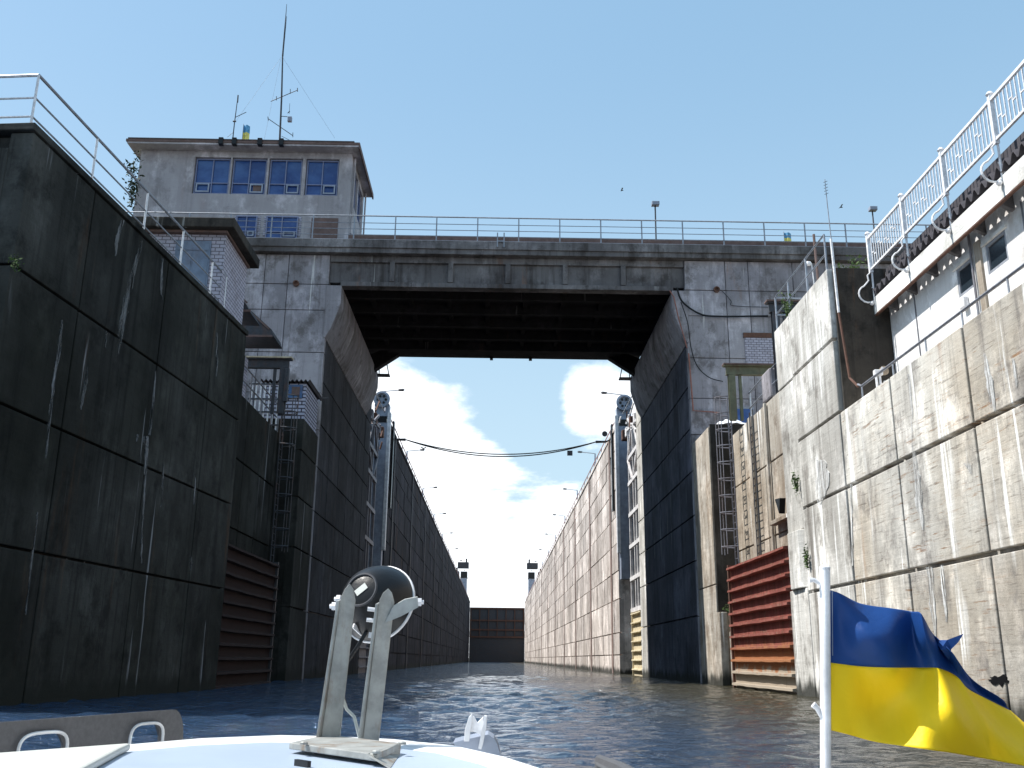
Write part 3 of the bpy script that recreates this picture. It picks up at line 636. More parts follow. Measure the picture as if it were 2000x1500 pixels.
# antennas on the roof
RZ = TZ+.3
def P3(px, py, y): return at(px, py, y=y)
am = thing('antenna_mast', 'tall thin antenna mast with two cross arms on the control tower roof', 'antenna', P3(548, 272, 49))
b0 = P3(548, 274, 49); b0.z = RZ; t0 = P3(552, 110, 49); t1 = P3(560, 8, 49)
MB().tube([b0, P3(550, 190, 49), t0], [.06, .05, .04], 6).build('pole', C['steeld'], am)
MB().tube([t0, P3(556, 60, 49), t1], [.05, .04, .012], 6).tube([P3(554, 100, 49), P3(560, 32, 49)], .012, 5).build('whip', C['steeld'], am)
MB().tube([P3(529, 198, 49.3), P3(581, 176, 48.8)], .022, 5).tube([P3(540, 196, 49.2), P3(540, 188, 49.2)], .02, 5).tube([P3(567, 183, 49.2), P3(567, 174, 49.2)], .02, 5).tube([P3(581, 179, 49.2), P3(581, 172, 49.2)], .025, 5).build('cross_arm', C['steeld'], am)
MB().tube([P3(524, 232, 48.9), P3(572, 265, 49.4)], .022, 5).tube([P3(524, 236, 49), P3(523, 228, 49)], .02, 5).tube([P3(572, 268, 49), P3(572, 259, 49)], .02, 5).tube([P3(550, 266, 49), P3(566, 274, 49)], .015, 5).build('cross_arm', C['steeld'], am)
ar = MB().tube([P3(549, 227, 49), P3(562, 228, 49)], .02, 5).tube([P3(565, 222, 49), P3(566, 202, 49)], .012, 5).tube([P3(562, 221, 49), P3(566, 217, 49)], .025, 5).build('lamp_arm', C['steeld'], am)
q = P3(566, 233, 49); MB().box(q.x-.12, q.x+.12, q.y-.1, q.y+.1, q.z-.16, q.z+.14).build('lamp', C['steelb'], ar, bevel=.02)
for a, b in (((549, 112), (462, 235)), ((552, 112), (654, 270)), ((549, 112), (516, 273))):
    MB().tube([P3(*a, 49), P3(*b, 49)], .006, 4).build('guy_wire', C['rail'], am)
am = thing('antenna_mast', 'short leaning antenna mast with a side arm on the control tower roof', 'antenna', P3(455, 270, 49))
b0 = P3(454, 274, 49); b0.z = RZ
MB().tube([b0, P3(458, 240, 49), P3(465, 186, 49)], [.035, .03, .02], 6).tube([P3(464, 200, 49), P3(465, 186, 49)], .04, 5).tube([P3(455, 237, 49), P3(461, 237, 49)], .05, 5).build('pole', C['steeld'], am)
MB().tube([P3(460, 229, 49), P3(481, 219, 49)], .02, 5).tube([P3(444, 268, 49), P3(455, 259, 49)], .012, 5).build('arm', C['steeld'], am)
def small_flag(px0, py0, px1, py1, y, base_z, label, poleh):
    a = at(px0, py1, y=y); b = at(px1, py0, y=y); C.setdefault('fb2', paint('faded_blue_cloth', (.12, .36, .6), .8)); C.setdefault('fy2', paint('faded_yellow_cloth', (.75, .7, .2), .8)); t = thing('flag', label, 'flag', (a.x, y, base_z))
    MB().tube([(a.x, y, base_z), (a.x, y, b.z+.05)], .015, 6).build('pole', C['rail'], t)
    zz = [b.z, (a.z+b.z)/2, a.z]; n = 6; col = [C['fb2'], C['fy2']]
    for k in range(2):
        mb = MB(); vs = []
        for i in range(n+1):
            x = a.x+(b.x-a.x)*i/n; yy = y+.08*math.sin(i*1.3)
            vs += [(x, yy, zz[k]-.03*i/n*2), (x, yy+.03, zz[k+1]-.03*i/n*2)]
        mb.add(vs, [(2*i, 2*i+1, 2*i+3, 2*i+2) for i in range(n)]); mb.build('cloth', col[k], t, solid=.01)
    return t
def cloth(name, col, sheen=.5):
    t = NT(name); n = t.noise(t.P((60, 60, 60)), 1, 4)
    w1 = t.noise(t.P((700, 700, 700)), 1, 2); cr1 = t.noise(t.P((22, 22, 14), (3, 1, 2)), 1, 5, .65, 1.2)
    t.bump(t.math('ADD', t.math('MULTIPLY', w1, .06), cr1), .35, .006)
    m = t.out(col, .5, 0, sheen*.6)
    tr = t.n('ShaderNodeBsdfTranslucent'); tr.inputs[0].default_value = tuple(col)+(1,); mx = t.n('ShaderNodeMixShader'); mx.inputs[0].default_value = .28
    t.l(t.b.outputs[0], mx.inputs[1]); t.l(tr.outputs[0], mx.inputs[2]); t.l(mx.outputs[0], t.t.nodes['Material Output'].inputs[0])
    return m
C['flagb'] = cloth('flag_blue', (.013, .065, .25)); C['flagy'] = cloth('flag_yellow', (.92, .68, .015))
small_flag(473, 244, 488, 272, 49, RZ, 'tiny blue and yellow flag on the control tower roof beside the short antenna', 0)
small_flag(1532, 454, 1545, 474, 58, 20.75, 'tiny blue and yellow flag seen through the bridge railing on the right', 0)
# ------------------------------------------------------------------ brick kiosk left
kx = thing('brick_kiosk', 'white brick kiosk with a blue grey door behind the railing of the black left wall', 'kiosk', (-11, 30, 10.72))
mb = MB(); mb.box(-13.2, -8.98, 29.0, 31.75, 10.3, 13.2); kw = mb.build('wall', C['brick'], kx)
mb = MB(); mb.box(-13.6, -8.62, 28.55, 32.0, 13.28, 13.62); mb.build('roof', C['dark'], kx, bevel=.03)
mb = MB(); mb.box(-13.4, -8.9, 28.8, 31.8, 13.2, 13.28); mb.build('cornice', C['rooft'], kx)
d0 = at(345, 470, y=28.95); d1 = at(410, 500, y=28.95)
mb = MB(); mb.box(d0.x, d1.x, 28.93, 28.998, 10.75, d0.z); dr = mb.build('door', C['doorb'], kx)
mb = MB(); mb.box(d0.x+.05, (d0.x+d1.x)/2-.03, 28.905, 28.929, 10.8, d0.z-.4).box((d0.x+d1.x)/2+.03, d1.x-.05, 28.905, 28.929, 10.8, d0.z-.4).box(d0.x+.05, d1.x-.05, 28.905, 28.929, d0.z-.34, d0.z-.05)
mb.build('door_leaf', C['doorb'], dr, bevel=.01)
# brick booth in the left recess
mb = MB(); mb.box(-13, -10.05, 34.6, 36.9, 9.66, 11.4); o = mb.build('brick_booth', C['brick']); tag(o, 'patch of white brick booth wall just below the dark steel awnings on the left', 'booth')
for k, (y, lab) in enumerate(((32.6, 'upper dark triangular steel awning beside the brick kiosk'), (36.0, 'lower dark triangular steel awning above the brick booth'))):
    t = thing('awning', lab, 'awning', (-9.5, y, 12.4))
    z = 11.9 if k == 0 else 12.1
    mb = MB(); mb.prism([(-10.6, z), (-9.0 if k == 0 else -8.9, z), (-9.15 if k == 0 else -9.0, z+.28), (-10.2, z+1.35)], 'y', y, y+1.6); mb.build('plate', C['rusty'] if False else C['steeld'], t)
    mb = MB(); mb.bar((-10.6, y-.03, z), (-8.95, y-.03, z), .05, .08).bar((-10.25, y-.03, z+1.3), (-9.1, y-.03, z+.3), .05, .06); mb.build('frame', C['rooft'], t)
# ------------------------------------------------------------------ small brick hut left pier
hx = thing('brick_hut', 'small white brick hut with a corrugated roof and blue window beside the left bridge pillar', 'hut', (-9.5, 43.9, 10.35))
mb = MB(); mb.box(-10.7, -8.85, 42.6, 45.6, 10.35, 12.05); mb.build('wall', C['brickw'], hx)
def corr(mb, x0, x1, y0, y1, z, pitch=.16, amp=.035, slope=0., th=.02, axis='x'):
    n = int((x1-x0)/pitch*6); vs = []; fs = []
    for i in range(n+1):
        x = x0+(x1-x0)*i/n; zz = z+amp*math.sin((x-x0)/pitch*2*math.pi)
        if axis == 'x': vs += [(x, y0, zz), (x, y1, zz+slope), (x, y0, zz-th), (x, y1, zz-th+slope)]
        else: vs += [(y0, x, zz), (y1, x, zz+slope), (y0, x, zz-th), (y1, x, zz-th+slope)]
    for i in range(n):
        a = 4*i; b = a+4; fs += [(a, a+1, b+1, b), (a+2, b+2, b+3, a+3), (a, b, b+2, a+2), (a+1, a+3, b+3, b+1)]
    mb.add(vs, fs)
mb = MB(); corr(mb, -10.9, -8.65, 42.35, 45.8, 12.14, .2, .05); mb.build('roof', C['slate'], hx)
q0 = at(565, 752, y=42.58); q1 = at(590, 778, y=42.58)
mb = MB(); mb.box(q0.x, q1.x, 42.52, 42.598, q1.z, q0.z); wv = mb.build('window', C['blueb'], hx)
mb = MB(); mb.box(q0.x+.15, q1.x-.12, 42.49, 42.519, q1.z+.12, q0.z-.1); mb.build('pane', C['rooft'], wv)
MB().tube([(-8.7, 45, 12.0), (-8.3, 45.3, 12.1)], .03, 5).build('gutter', C['steeld'], hx)
# ------------------------------------------------------------------ gantries
def gantry(s, X, mat, lab, y, z, cap):
    t = thing('gantry', lab, 'gantry', (X, y, 9.8))
    mb = MB(); x0 = X-s*.02; x1 = X+s*2.3
    mb.box(x0, x1, y-.12, y+.12, z-.42, z-.39).box(x0, x1, y-.03, y+.03, z-.39, z-.05).box(x0-s*.1, x1, y-.14, y+.14, z-.05, z); mb.build('beam', mat, t)
    mb = MB(); c = X+s*.2
    mb.box(c-.14, c+.14, y-.12, y-.09, 9.7, z-.43).box(c-.14, c+.14, y+.09, y+.12, 9.7, z-.43).box(c-.02, c+.02, y-.09, y+.09, 9.7, z-.43)
    mb.box(c+s*.3, c+s*.42, y-.05, y+.05, 9.7, z-.43); mb.build('column', mat, t)
    mb = MB(); mb.box(x0-s*.12, x1, y-.2, y+.2, z+.003, z+.06); mb.build('cap', cap, t)
    return t
gantry(1, 9.62, C['olive'], 'olive steel gantry beam and column above the ladder by the right pillar', 39.0, 12.1, C['rooft'])
gantry(1, 10.45, C['steeld'], 'dark steel gantry post behind the railing of the pale wall block', 35.0, 13.45, C['rooft'])
gantry(-1, -8.9, C['steeld'], 'dark steel gantry beam with a hanging post in front of the small brick hut', 39.0, 12.1, C['yellow'])
mb = MB(); mb.box(10.45, 11.1, 35.6, 36.8, 9.8, 11.0); o = mb.build('concrete_box', C['facade'], bevel=.08); tag(o, 'rounded pale concrete box on the ledge behind the bent railing', 'box')
mb = MB(); mb.box(-9.0, -8.84, 38.8, 39.0, 10.2, 11.65); o = mb.build('hanging_post', C['steeld'], bevel=.02); tag(o, 'thick dark hanging steel post below the left gantry beam', 'post')
t = thing('grille_fence', 'pale sunlit grille fence between the dark gantry post and the small brick hut', 'fence', (-10.6, 42.2, 9.7))
for i in range(7): MB().box(-11.2+.2*i, -11.14+.2*i, 42.0, 42.05, 9.7, 11.9).build('upright', C['railw'], t)
for z in (9.9, 10.5, 11.1, 11.8): MB().box(-11.3, -9.85, 41.95, 41.99, z, z+.07).build('crossbar', C['steeld'], t)
# ------------------------------------------------------------------ caged ladders
def ladder(X, y, z0, z1, mat, lab, s, cage=True):
    t = thing('ladder', lab, 'ladder', (X, y, z0))
    for dy in (-.25, .25): MB().tube([(X, y+dy, z0), (X, y+dy, z1)], .03, 6).build('side_rail', mat, t)
    n = int((z1-z0)/.32)
    for i in range(n): MB().tube([(X, y-.25, z0+.3*i+.15), (X, y+.25, z0+.3*i+.15)], .016, 5).build('rung', mat, t)
    if not cage: return t
    k = int((z1-z0)/.72)
    for i in range(k):
        z = z1-.1-.72*i
        if z < z0+.5: break
        pts = [(X-s*(.62*math.sin(math.pi*j/8)), y-.36*math.cos(math.pi*j/8), z) for j in range(9)]
        MB().tube(pts, .028, 5).build('hoop', mat, t)
    mb = MB()
    for j in (2, 4, 6): mb.tube([(X-s*(.62*math.sin(math.pi*j/8)), y-.36*math.cos(math.pi*j/8), z0+.6), (X-s*(.62*math.sin(math.pi*j/8)), y-.36*math.cos(math.pi*j/8), z1-.1)], .018, 5)
    mb.build('cage_bars', mat, t)
    return t
ladder(10.05, 40.6, 3.7, 11.2, C['lattd'], 'rusty caged steel ladder climbing from the red gate beside the right pier', 1)
ladder(10.35, 38.2, 3.7, 9.9, C['steeld'], 'dark plain ladder on the recess wall right of the caged ladder', 1, False)
ladder(-9.35, 40.6, 3.6, 11.0, C['steeld'], 'dark caged ladder hanging below the gantry on the left', -1)
# ------------------------------------------------------------------ stoplog gates
def gate(X, s, y0, y1, ztop, n, mat, frame, lab, dz=.45):
    t = thing('lift_gate', lab, 'gate', (X, (y0+y1)/2, WZ))
    mb = MB(); mb.box(X+s*.04, X+s*.35, y0, y1, -2.5, ztop-.03); mb.build('plate', mat, t)
    for i in range(n):
        z = ztop-dz*i-.02; rg = random.Random(i)
        ys = span(y0+.02, y1-.02, 14); vs = []
        for yy in ys:
            j = rg.uniform(-.006, .006); vs += [(X+s*.04, yy, z+j), (X-s*.13, yy, z-.02+j), (X-s*.14, yy, z-.10+j*2), (X+s*.04, yy, z-.13+j)]
        fs = [(4*k+a, 4*k+(a+1) % 4, 4*k+4+(a+1) % 4, 4*k+4+a) for k in range(len(ys)-1) for a in range(4)]+[(0, 1, 2, 3), tuple(4*(len(ys)-1)+a for a in (3, 2, 1, 0))]
        MB().add(vs, fs).build('rib', mat, t)
    mb = MB(); mb.box(X-s*.06, X+s*.3, y1+.002, y1+.14, -2.5, ztop+.1); mb.build('side_guide', frame, t)
    return t
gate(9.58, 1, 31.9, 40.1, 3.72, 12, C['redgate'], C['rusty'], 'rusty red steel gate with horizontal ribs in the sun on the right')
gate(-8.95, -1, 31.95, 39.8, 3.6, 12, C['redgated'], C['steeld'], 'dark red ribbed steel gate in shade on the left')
gate(9.62, 1, 65.0, 69.8, 3.2, 7, C['yellow'], C['yellow'], 'pale yellow ribbed gate panel at the waterline under the white lattice', .62)
gate(-8.97, -1, 65.0, 69.8, 3.2, 7, C['lattd'], C['lattd'], 'shaded grey ribbed gate panel at the waterline on the left beyond the bridge', .62)
# ------------------------------------------------------------------ lattice frames
def lattice(s, X, mat, lab):
    t = thing('lattice_frame', lab, 'lattice', (X, 67, 3.2)); x = X+s*.3
    for y in (65.3, 67.0, 68.2, 70.4): MB().box(x-.09, x+.09, y-.1, y+.1, 3.2, 16.2 if y != 67.0 else 14).build('upright', mat, t)
    for z in (3.4, 5.6, 7.9, 10.2, 12.5, 14.4): MB().box(x-s*.02-.12, x-s*.02-.1+.22, 65.2, 70.5, z-.14, z+.14).build('crossbar', mat, t)
    for (a, b) in (((65.3, 14.4), (67, 16.2)), ((70.4, 14.4), (68.2, 16.2)), ((68.4, 12.6), (70.4, 14.3)), ((65.4, 14.2), (67.4, 12.8)), ((66, 15.6), (70, 17.4)), ((65.3, 16.2), (70.4, 16.6))):
        MB().bar((x-s*.1, a[0], a[1]), (x-s*.1, b[0], b[1]), .14, .16).build('brace', mat, t)
    return t
lattice(1, XR, C['lattw'], 'bright white steel lattice frame with crossbars in the slot beyond the right pillar')
lattice(-1, XL, C['lattd'], 'shaded grey steel lattice frame in the slot beyond the left pillar')
# machinery jumble on top of slots
for s, X, mat, lab in ((1, XR, C['lattw'], 'tangle of white steel machinery above the right lattice frame'), (-1, XL, C['lattd'], 'tangle of dark steel machinery above the left lattice frame')):
    rg = random.Random(5+s); t = thing('hoist_frame', lab, 'machinery', (X, 69, 16.5))
    for i in range(14):
        y = rg.uniform(65, 74); z = rg.uniform(15.8, 18.2); a = Vector((X+s*rg.uniform(-.05, .9), y, z)); b = a+Vector((rg.uniform(-.3, .3), rg.uniform(-1.3, 1.3), rg.uniform(-1.1, 1.1)))
        MB().bar(a, b, .09, .12).build('member', mat if i % 3 else C['rusty'], t)
    for i in range(4):
        y = 66+i*2.2; MB().box(X+s*.1, X+s*.6, y, y+.6, 16.2+.2*(i % 2), 16.9+.3*(i % 2)).build('casing', C['rusty'] if i % 2 else mat, t, bevel=.05)
    MB().tube([(X+s*.1, 63, 17.2), (X+s*.1, 63, 18.4)], .04, 5).tube([(X+s*.1, 63, 18.3), (X+s*.1, 72, 18.3)], .04, 5).build('handrail', C['rail'], t)
# hoist columns with wheels
def hoist(s, X, lab):
    t = thing('hoist_column', lab, 'column', (X, 75, 8)); c = X+s*.62; m = C['steelb']
    MB().box(c-.5, c+.5, 75.0, 75.9, 6, 18.1).build('shaft', m, t, bevel=.02)
    MB().box(c-.42, c+.42, 74.95, 75.9, 18.1, 18.6).build('collar', C['black'], t)
    mb = MB(); mb.prism([(c-.55, 18.6), (c+.55, 18.6), (c+.6, 19.6), (c+.3, 19.9), (c-.3, 19.9), (c-.6, 19.6)], 'y', 75.0, 75.9); mb.build('head', m, t)
    mb = MB(); mb.box(c-s*.5, c-s*.75, 74.9, 75.5, 8, 18.9); mb.build('edge_plate', C['steelp'], t)
    ctr = Vector((c, 74.98, 19.95)); wh = MB().lathe([(0, .62), (.28, .66), (.30, .50), (.22, .46), (.22, .44)], ctr, (0, -1, 0), 28, cap=False).lathe([(.0, .6), (.12, .6)], ctr, (0, -1, 0), 28).build('wheel', m, t)
    for k in range(6):
        a = k*math.pi/3; MB().lathe([(.13, .1), (.2, .1)], ctr+Vector((.3*math.cos(a), 0, .3*math.sin(a))), (0, -1, 0), 10).build('hole', C['black'], wh)
    MB().lathe([(.12, .5), (.16, .5), (.17, .42), (.12, .42)], ctr, (0, -1, 0), 24, cap=False).build('rim', C['lampg'], wh)
    MB().box(X-s*.16, X-s*.03, 77.4, 78.0, 11.6, 18.8).build('guide_bar', C['black'], t)
    return t
hoist(1, XR, 'grey blue steel hoist column topped by a spoked wheel on the right chamber wall')
hoist(-1, XL, 'grey blue steel hoist column topped by a spoked wheel on the left chamber wall')
# ------------------------------------------------------------------ overhead cable
t = thing('overhead_cable', 'sagging black cable strung across the chamber between the two hoist columns', 'cable', (0, 80, 17))
for dz in (0, .12):
    pts = []
    for i in range(25):
        u = i/24; x = -8.0+(8.3+8.0)*u; pts.append((x, 80, 17.85-(1.38-dz*1.6)*(1-(2*u-1)**2)))
    MB().tube(pts, .05, 5).build('cable', C['black'], t)
MB().tube([(XL+.1, 79.6, 17.8), (-8.6, 80, 17.82), (-7.9, 80, 17.82)], [.06, .09, .12], 8).build('insulator', C['black'], t)
MB().tube([(XR-.1, 79.6, 17.9), (9.1, 80, 17.87), (8.25, 80, 17.85)], [.06, .09, .12], 8).build('insulator', C['black'], t)
q = at(1113, 885, y=80); o = MB().box(q.x-.22, q.x+.22, 79.9, 80.1, q.z-.2, q.z+.2).build('hanging_sign', C['steeld']); tag(o, 'small dark square box hanging from the sagging cable on the right', 'box')
q = at(827, 874, y=80); o = MB().tube([q+Vector((-.2, 0, .05)), q+Vector((0, 0, -.1)), q+Vector((.22, 0, .02))], .05, 6).build('cable_hook', C['steeld']); tag(o, 'small dark hook hanging on the left part of the sagging cable', 'hook')
q = at(1182, 847, y=80); o = MB().lathe([(0, .08), (.1, .2), (.22, .24), (.24, .2)], q, (-.3, -1, -.3), 14).build('floodlight', C['steeld']); tag(o, 'round dark floodlight beside the right end of the cable', 'floodlight')
# ------------------------------------------------------------------ street lamps
def lamp(s, X, Y, lab, short=False):
    t = thing('street_lamp', lab, 'street lamp', (X, Y, 18), 'lamps along both chamber walls')
    MB().tube([(X, Y, 18), (X, Y, 22.3)], [.12, .08], 8).build('pole', C['steelb'], t)
    MB().tube([(X, Y, 22.3), (X-s*1.5, Y, 22.45)], .045, 6).build('arm', C['rail'], t)
    mb = MB(); mb.lathe([(0, .04), (.12, .10), (.45, .12), (.58, .04)], (X-s*1.4, Y, 22.45), (-s, 0, .05), 10); mb.build('lamp_head', C['steeld'], t)
names = ['nearest', 'second', 'third', 'fourth', 'fifth', 'sixth', 'seventh', 'eighth', 'ninth']
for s, X, side in ((1, 10.85, 'right'), (-1, -10.25, 'left')):
    for k, Y in enumerate((81, 106, 130.5, 155, 180, 206, 232, 258, 284)):
        lamp(s, X, Y, '%s street lamp from the bridge along the top of the %s chamber wall' % (names[k], side))
# lamps on the bridge
for (px, py, pyb, y, lab) in ((1281, 400, 470, 58, 'thin lamp post rising behind the middle of the bridge railing'), (1705, 410, 455, 58, 'thin lamp post behind the bridge railing near its right end')):
    q = at(px, py, y=y); t = thing('lamp_post', lab, 'lamp post', (q.x, y, 20.75))
    MB().tube([(q.x-.1, y, 20.75), (q.x-.05, y, q.z)], .05, 6).build('pole', C['steeld'], t)
    MB().box(q.x-.3, q.x+.2, y-.3, y+.1, q.z-.12, q.z+.15).build('lamp_head', C['steelb'], t, bevel=.03)
t = thing('antenna', 'tall thin pole antenna rising above the railing on the right wall block', 'antenna', (9.62, 26.2, 11.1))
q0 = at(1625, 482, y=26.2); q1 = at(1616, 400, y=26.2); q2 = at(1611, 350, y=26.2)
MB().tube([(q0.x, 26.2, 11.1), q0, q1, q2], [.03, .02, .014, .01], 6).build('pole', C['rail'], t)
mb = MB()
for k in range(5):
    z = q2.z-.08-.1*k; mb.tube([(q2.x-.05, 26.2, z-.03), (q2.x+.07, 26.2, z+.02)], .008, 4)
mb.build('dipole', C['steeld'], t)
q = at(1597, 520, y=33); o = MB().tube([(q.x, 33, 11.1), (q.x-.05, 33, at(1595, 458, y=33).z)], .05, 8).build('post', C['rooft']); tag(o, 'rusty brown post behind the railing of the pale wall block', 'post')
q = at(1585, 515, y=31.2); o = MB().lathe([(0, .03), (.05, .08), (.16, .09), (.2, .03)], q, (-1, 0, 0), 12).tube([q, (q.x+.1, 31.2, 11.1)], .02, 5).build('floodlight', C['railw']); tag(o, 'small white floodlight clipped to the railing of the pale wall block', 'floodlight')
# small post pair at the centre of the bridge railing
q = at(978, 470, y=45.6); o = MB().box(q.x-.2, q.x-.14, 45.5, 45.58, 20.3, 21.1).box(q.x+.14, q.x+.2, 45.5, 45.58, 20.3, 21.1).box(q.x-.14, q.x+.14, 45.5, 45.56, 20.6, 20.66).build('bracket_frame', C['rail'], br)
# ------------------------------------------------------------------ cables and pipes on the right pillar
def wire(label, cat, pts, r, mat, y=45.86, name='cable', clips=0):
    P = [at(a, b, y=y) for a, b in pts]; out = []
    for i in range(len(P)-1):          # Catmull-Rom
        p0, p1, p2, p3 = P[max(i-1, 0)], P[i], P[i+1], P[min(i+2, len(P)-1)]
        for k in range(6):
            u = k/6; out.append(.5*((2*p1)+(p2-p0)*u+(2*p0-5*p1+4*p2-p3)*u*u+(-p0+3*p1-3*p2+p3)*u**3))
    out.append(P[-1]); o = MB().tube(out, r, 6).build(name, mat); tag(o, label, cat); return o
wire('thick black hose drooping across the right bridge pillar', 'hose', [(1322, 562), (1330, 585), (1345, 600), (1365, 612), (1385, 617), (1430, 618), (1500, 617)], .05, C['black'], name='hose')
wire('thin black cable curving down the right bridge pillar', 'cable', [(1330, 590), (1343, 630), (1350, 680), (1362, 715), (1385, 737), (1412, 745)], .025, C['black'], y=45.84)
wire('thin cable running from the black drain hole on the right pillar', 'cable', [(1402, 565), (1412, 570), (1428, 588), (1432, 597), (1500, 600)], .02, C['steeld'], y=45.9)
P = [at(a, b, y=45.85) for a, b in ((1345, 690), (1354, 802), (1410, 806))]
o = MB().tube(P, .04, 6).build('pipe', C['redsteel']); tag(o, 'thin red pipe bending at the foot of the right pillar face', 'pipe')
P = [at(a, b, y=45.85) for a, b in ((1308, 568), (1316, 580), (1325, 620), (1342, 680))]
o = MB().tube(P, .03, 6).build('pipe', C['redsteel']); tag(o, 'thin reddish pipe down the corbel of the right pillar', 'pipe')
# tarp on the right pier
mb = MB(); n = 14; vs = []; rg = random.Random(3)
for i in range(n+1):
    u = i/n; x = 9.95+1.5*u; h = .38*math.sin(math.pi*min(1, .12+u*.8))+rg.uniform(-.03, .03)
    for j in range(6):
        v = j/5; vs.append((x, 42.35+1.0*v, 10.32+h*math.sin(math.pi*(.08+.84*v))+rg.uniform(-.02, .02)))
mb.add(vs, [(i*6+j, i*6+j+1, i*6+j+7, i*6+j+6) for i in range(n) for j in range(5)])
o = mb.build('tarpaulin', C['tarp'], solid=.02); tag(o, 'crumpled white tarpaulin on top of the pier behind the caged ladder', 'tarpaulin')
# ------------------------------------------------------------------ far gate and pylons
t = thing('far_gate', 'dark steel gate closing the far end of the chamber', 'gate', (.3, 330, WZ))
MB().box(XL+.02, XR-.02, 329.4, 330, -2.5, 16.3).build('plate', C['steeld'], t)
for z in (16.2, 12.3, 9.3, 7.0): MB().box(XL+.05, XR-.05, 328.9, 329.39, z-.25, z+.25).build('beam', C['rusty'], t)
for x in span(XL+.4, XR-.4, 6): MB().box(x-.12, x+.12, 328.95, 329.39, 7.3, 15.9).build('upright', C['rusty'], t)
for s, pts, lab in ((1, (10.2, 12.6), 'tall inner pylon at the far right end of the chamber'), (1, (13.9, 15.2), 'shorter outer pylon at the far right end of the chamber'),
                    (-1, (-9.6, -12.0), 'tall inner pylon at the far left end of the chamber'), (-1, (-12.7, -14.1), 'shorter outer pylon at the far left end of the chamber')):
    a, b = pts; tall = abs(a) < 11; zt = 32 if tall else 29; t = thing('pylon', lab, 'pylon', ((a+b)/2, 325, 18))
    MB().box(a+s*.3, b, 324, 327, 10, zt-4.2).build('shaft', C['steelb'], t)
    MB().box(a-s*.2, b+s*(1.0 if tall else .8), 323.5, 327.5, zt-4.2 if not tall else zt-3.0, zt-1.2).build('cap', C['steeld'], t)
    MB().box(a+s*.2, b-s*.1, 323.9, 327.1, zt-6.4, zt-4.3).build('band', C['black'], t)
    MB().box(a+s*.3, a+s*.8, 324, 325, zt-1.2, zt).build('post', C['steeld'], t)
# ------------------------------------------------------------------ white building on the right
X0 = 11.15
wb = thing('white_building', 'whitewashed building with a bracketed eave above the low wall on the right', 'building', (14, 15, 6.74))
WINS = [(21.75, 20.95), (20.3, 19.4)]
winz = (8.55, 9.28)
mb = MB(); ys = [-8, WINS[1][1], WINS[1][0], WINS[0][1], WINS[0][0], 25.78]
for i in range(0, 6, 2): mb.box(X0, X0+.3, ys[i], ys[i+1], winz[0], winz[1])
mb.box(X0, X0+.3, -8, 25.78, 6.7, winz[0]).box(X0, X0+.3, -8, 25.78, winz[1], 10.9)
mb.box(X0+.3, 17.4, 25.4, 25.78, 6.7, 10.9); mb.box(X0+.6, 17.4, -8, 25.3, 6.7, 10.0)
mb.build('wall', C['white'], wb)
for a, b in WINS:
    mb = MB(); T = .07; mb.box(X0+.01, X0+.06, b, b+T, *winz).box(X0+.01, X0+.06, a-T, a, *winz).box(X0+.01, X0+.06, b+T, a-T, winz[0], winz[0]+T).box(X0+.01, X0+.06, b+T, a-T, winz[1]-T, winz[1])
    f = mb.build('window', C['winsash'], wb); MB().box(X0+.05, X0+.08, b+.02, a-.02, winz[0]+.02, winz[1]-.02).build('pane', C['glassd'], f)
    mb = MB(); mb.box(X0-.05, X0-.002, b-.1, a+.1, winz[1]+.0, winz[1]+.08); mb.build('lintel', C['fascia'], wb)
MB().box(X0-.06, X0-.002, 20.45, 20.7, 6.74, 9.5).build('pilaster', C['recess'], wb)
MB().tube([(X0-.06, 20.85, 6.8), (X0-.06, 20.85, 9.9)], .035, 6).build('downpipe', C['raild'], wb)
for y in (24.1, 18.6): MB().box(X0-.02, X0-.002, y, y+.05, 7, 9.6).build('crack_strip', C['raild'], wb)
# eave: fascia, brackets, soffit ledge, corrugated roof
XF = 10.72
MB().box(XF, XF+.08, -8, 25.85, 9.60, 10.08).build('fascia', C['fascia'], wb)
MB().box(XF+.003, XF+.09, -8, 25.84, 9.56, 9.598).build('fascia_edge', C['rusty'], wb)
mb = MB(); corr(mb, -8, 25.9, XF-.02, 14, 10.27, .34, .11, slope=1.3, th=.03, axis='y'); ro = mb.build('roof', C['slate'], wb)
mb = MB(); mb.box(X0-.03, X0-.003, -8, 25.7, 10.02, 10.95); mb.build('eave_shade', C['slate'], wb)  # dark board added to paint the shade under the eave
for k in range(11):
    y = 25.2-1.25*k; MB().prism([(XF+.08, 9.66), (X0-.004, 9.50), (X0-.004, 10.01), (XF+.08, 10.01)], 'y', y-.06, y+.06).build('bracket', C['girder'], wb)
q = at(1880, 590, x=X0-.1); mb = MB(); mb.box(X0-.14, X0-.002, q.y-.12, q.y+.12, q.z-.16, q.z+.12); o = mb.build('wall_lamp', C['railw'], bevel=.03); tag(o, 'small white lantern on the white building wall below its left window', 'lamp')
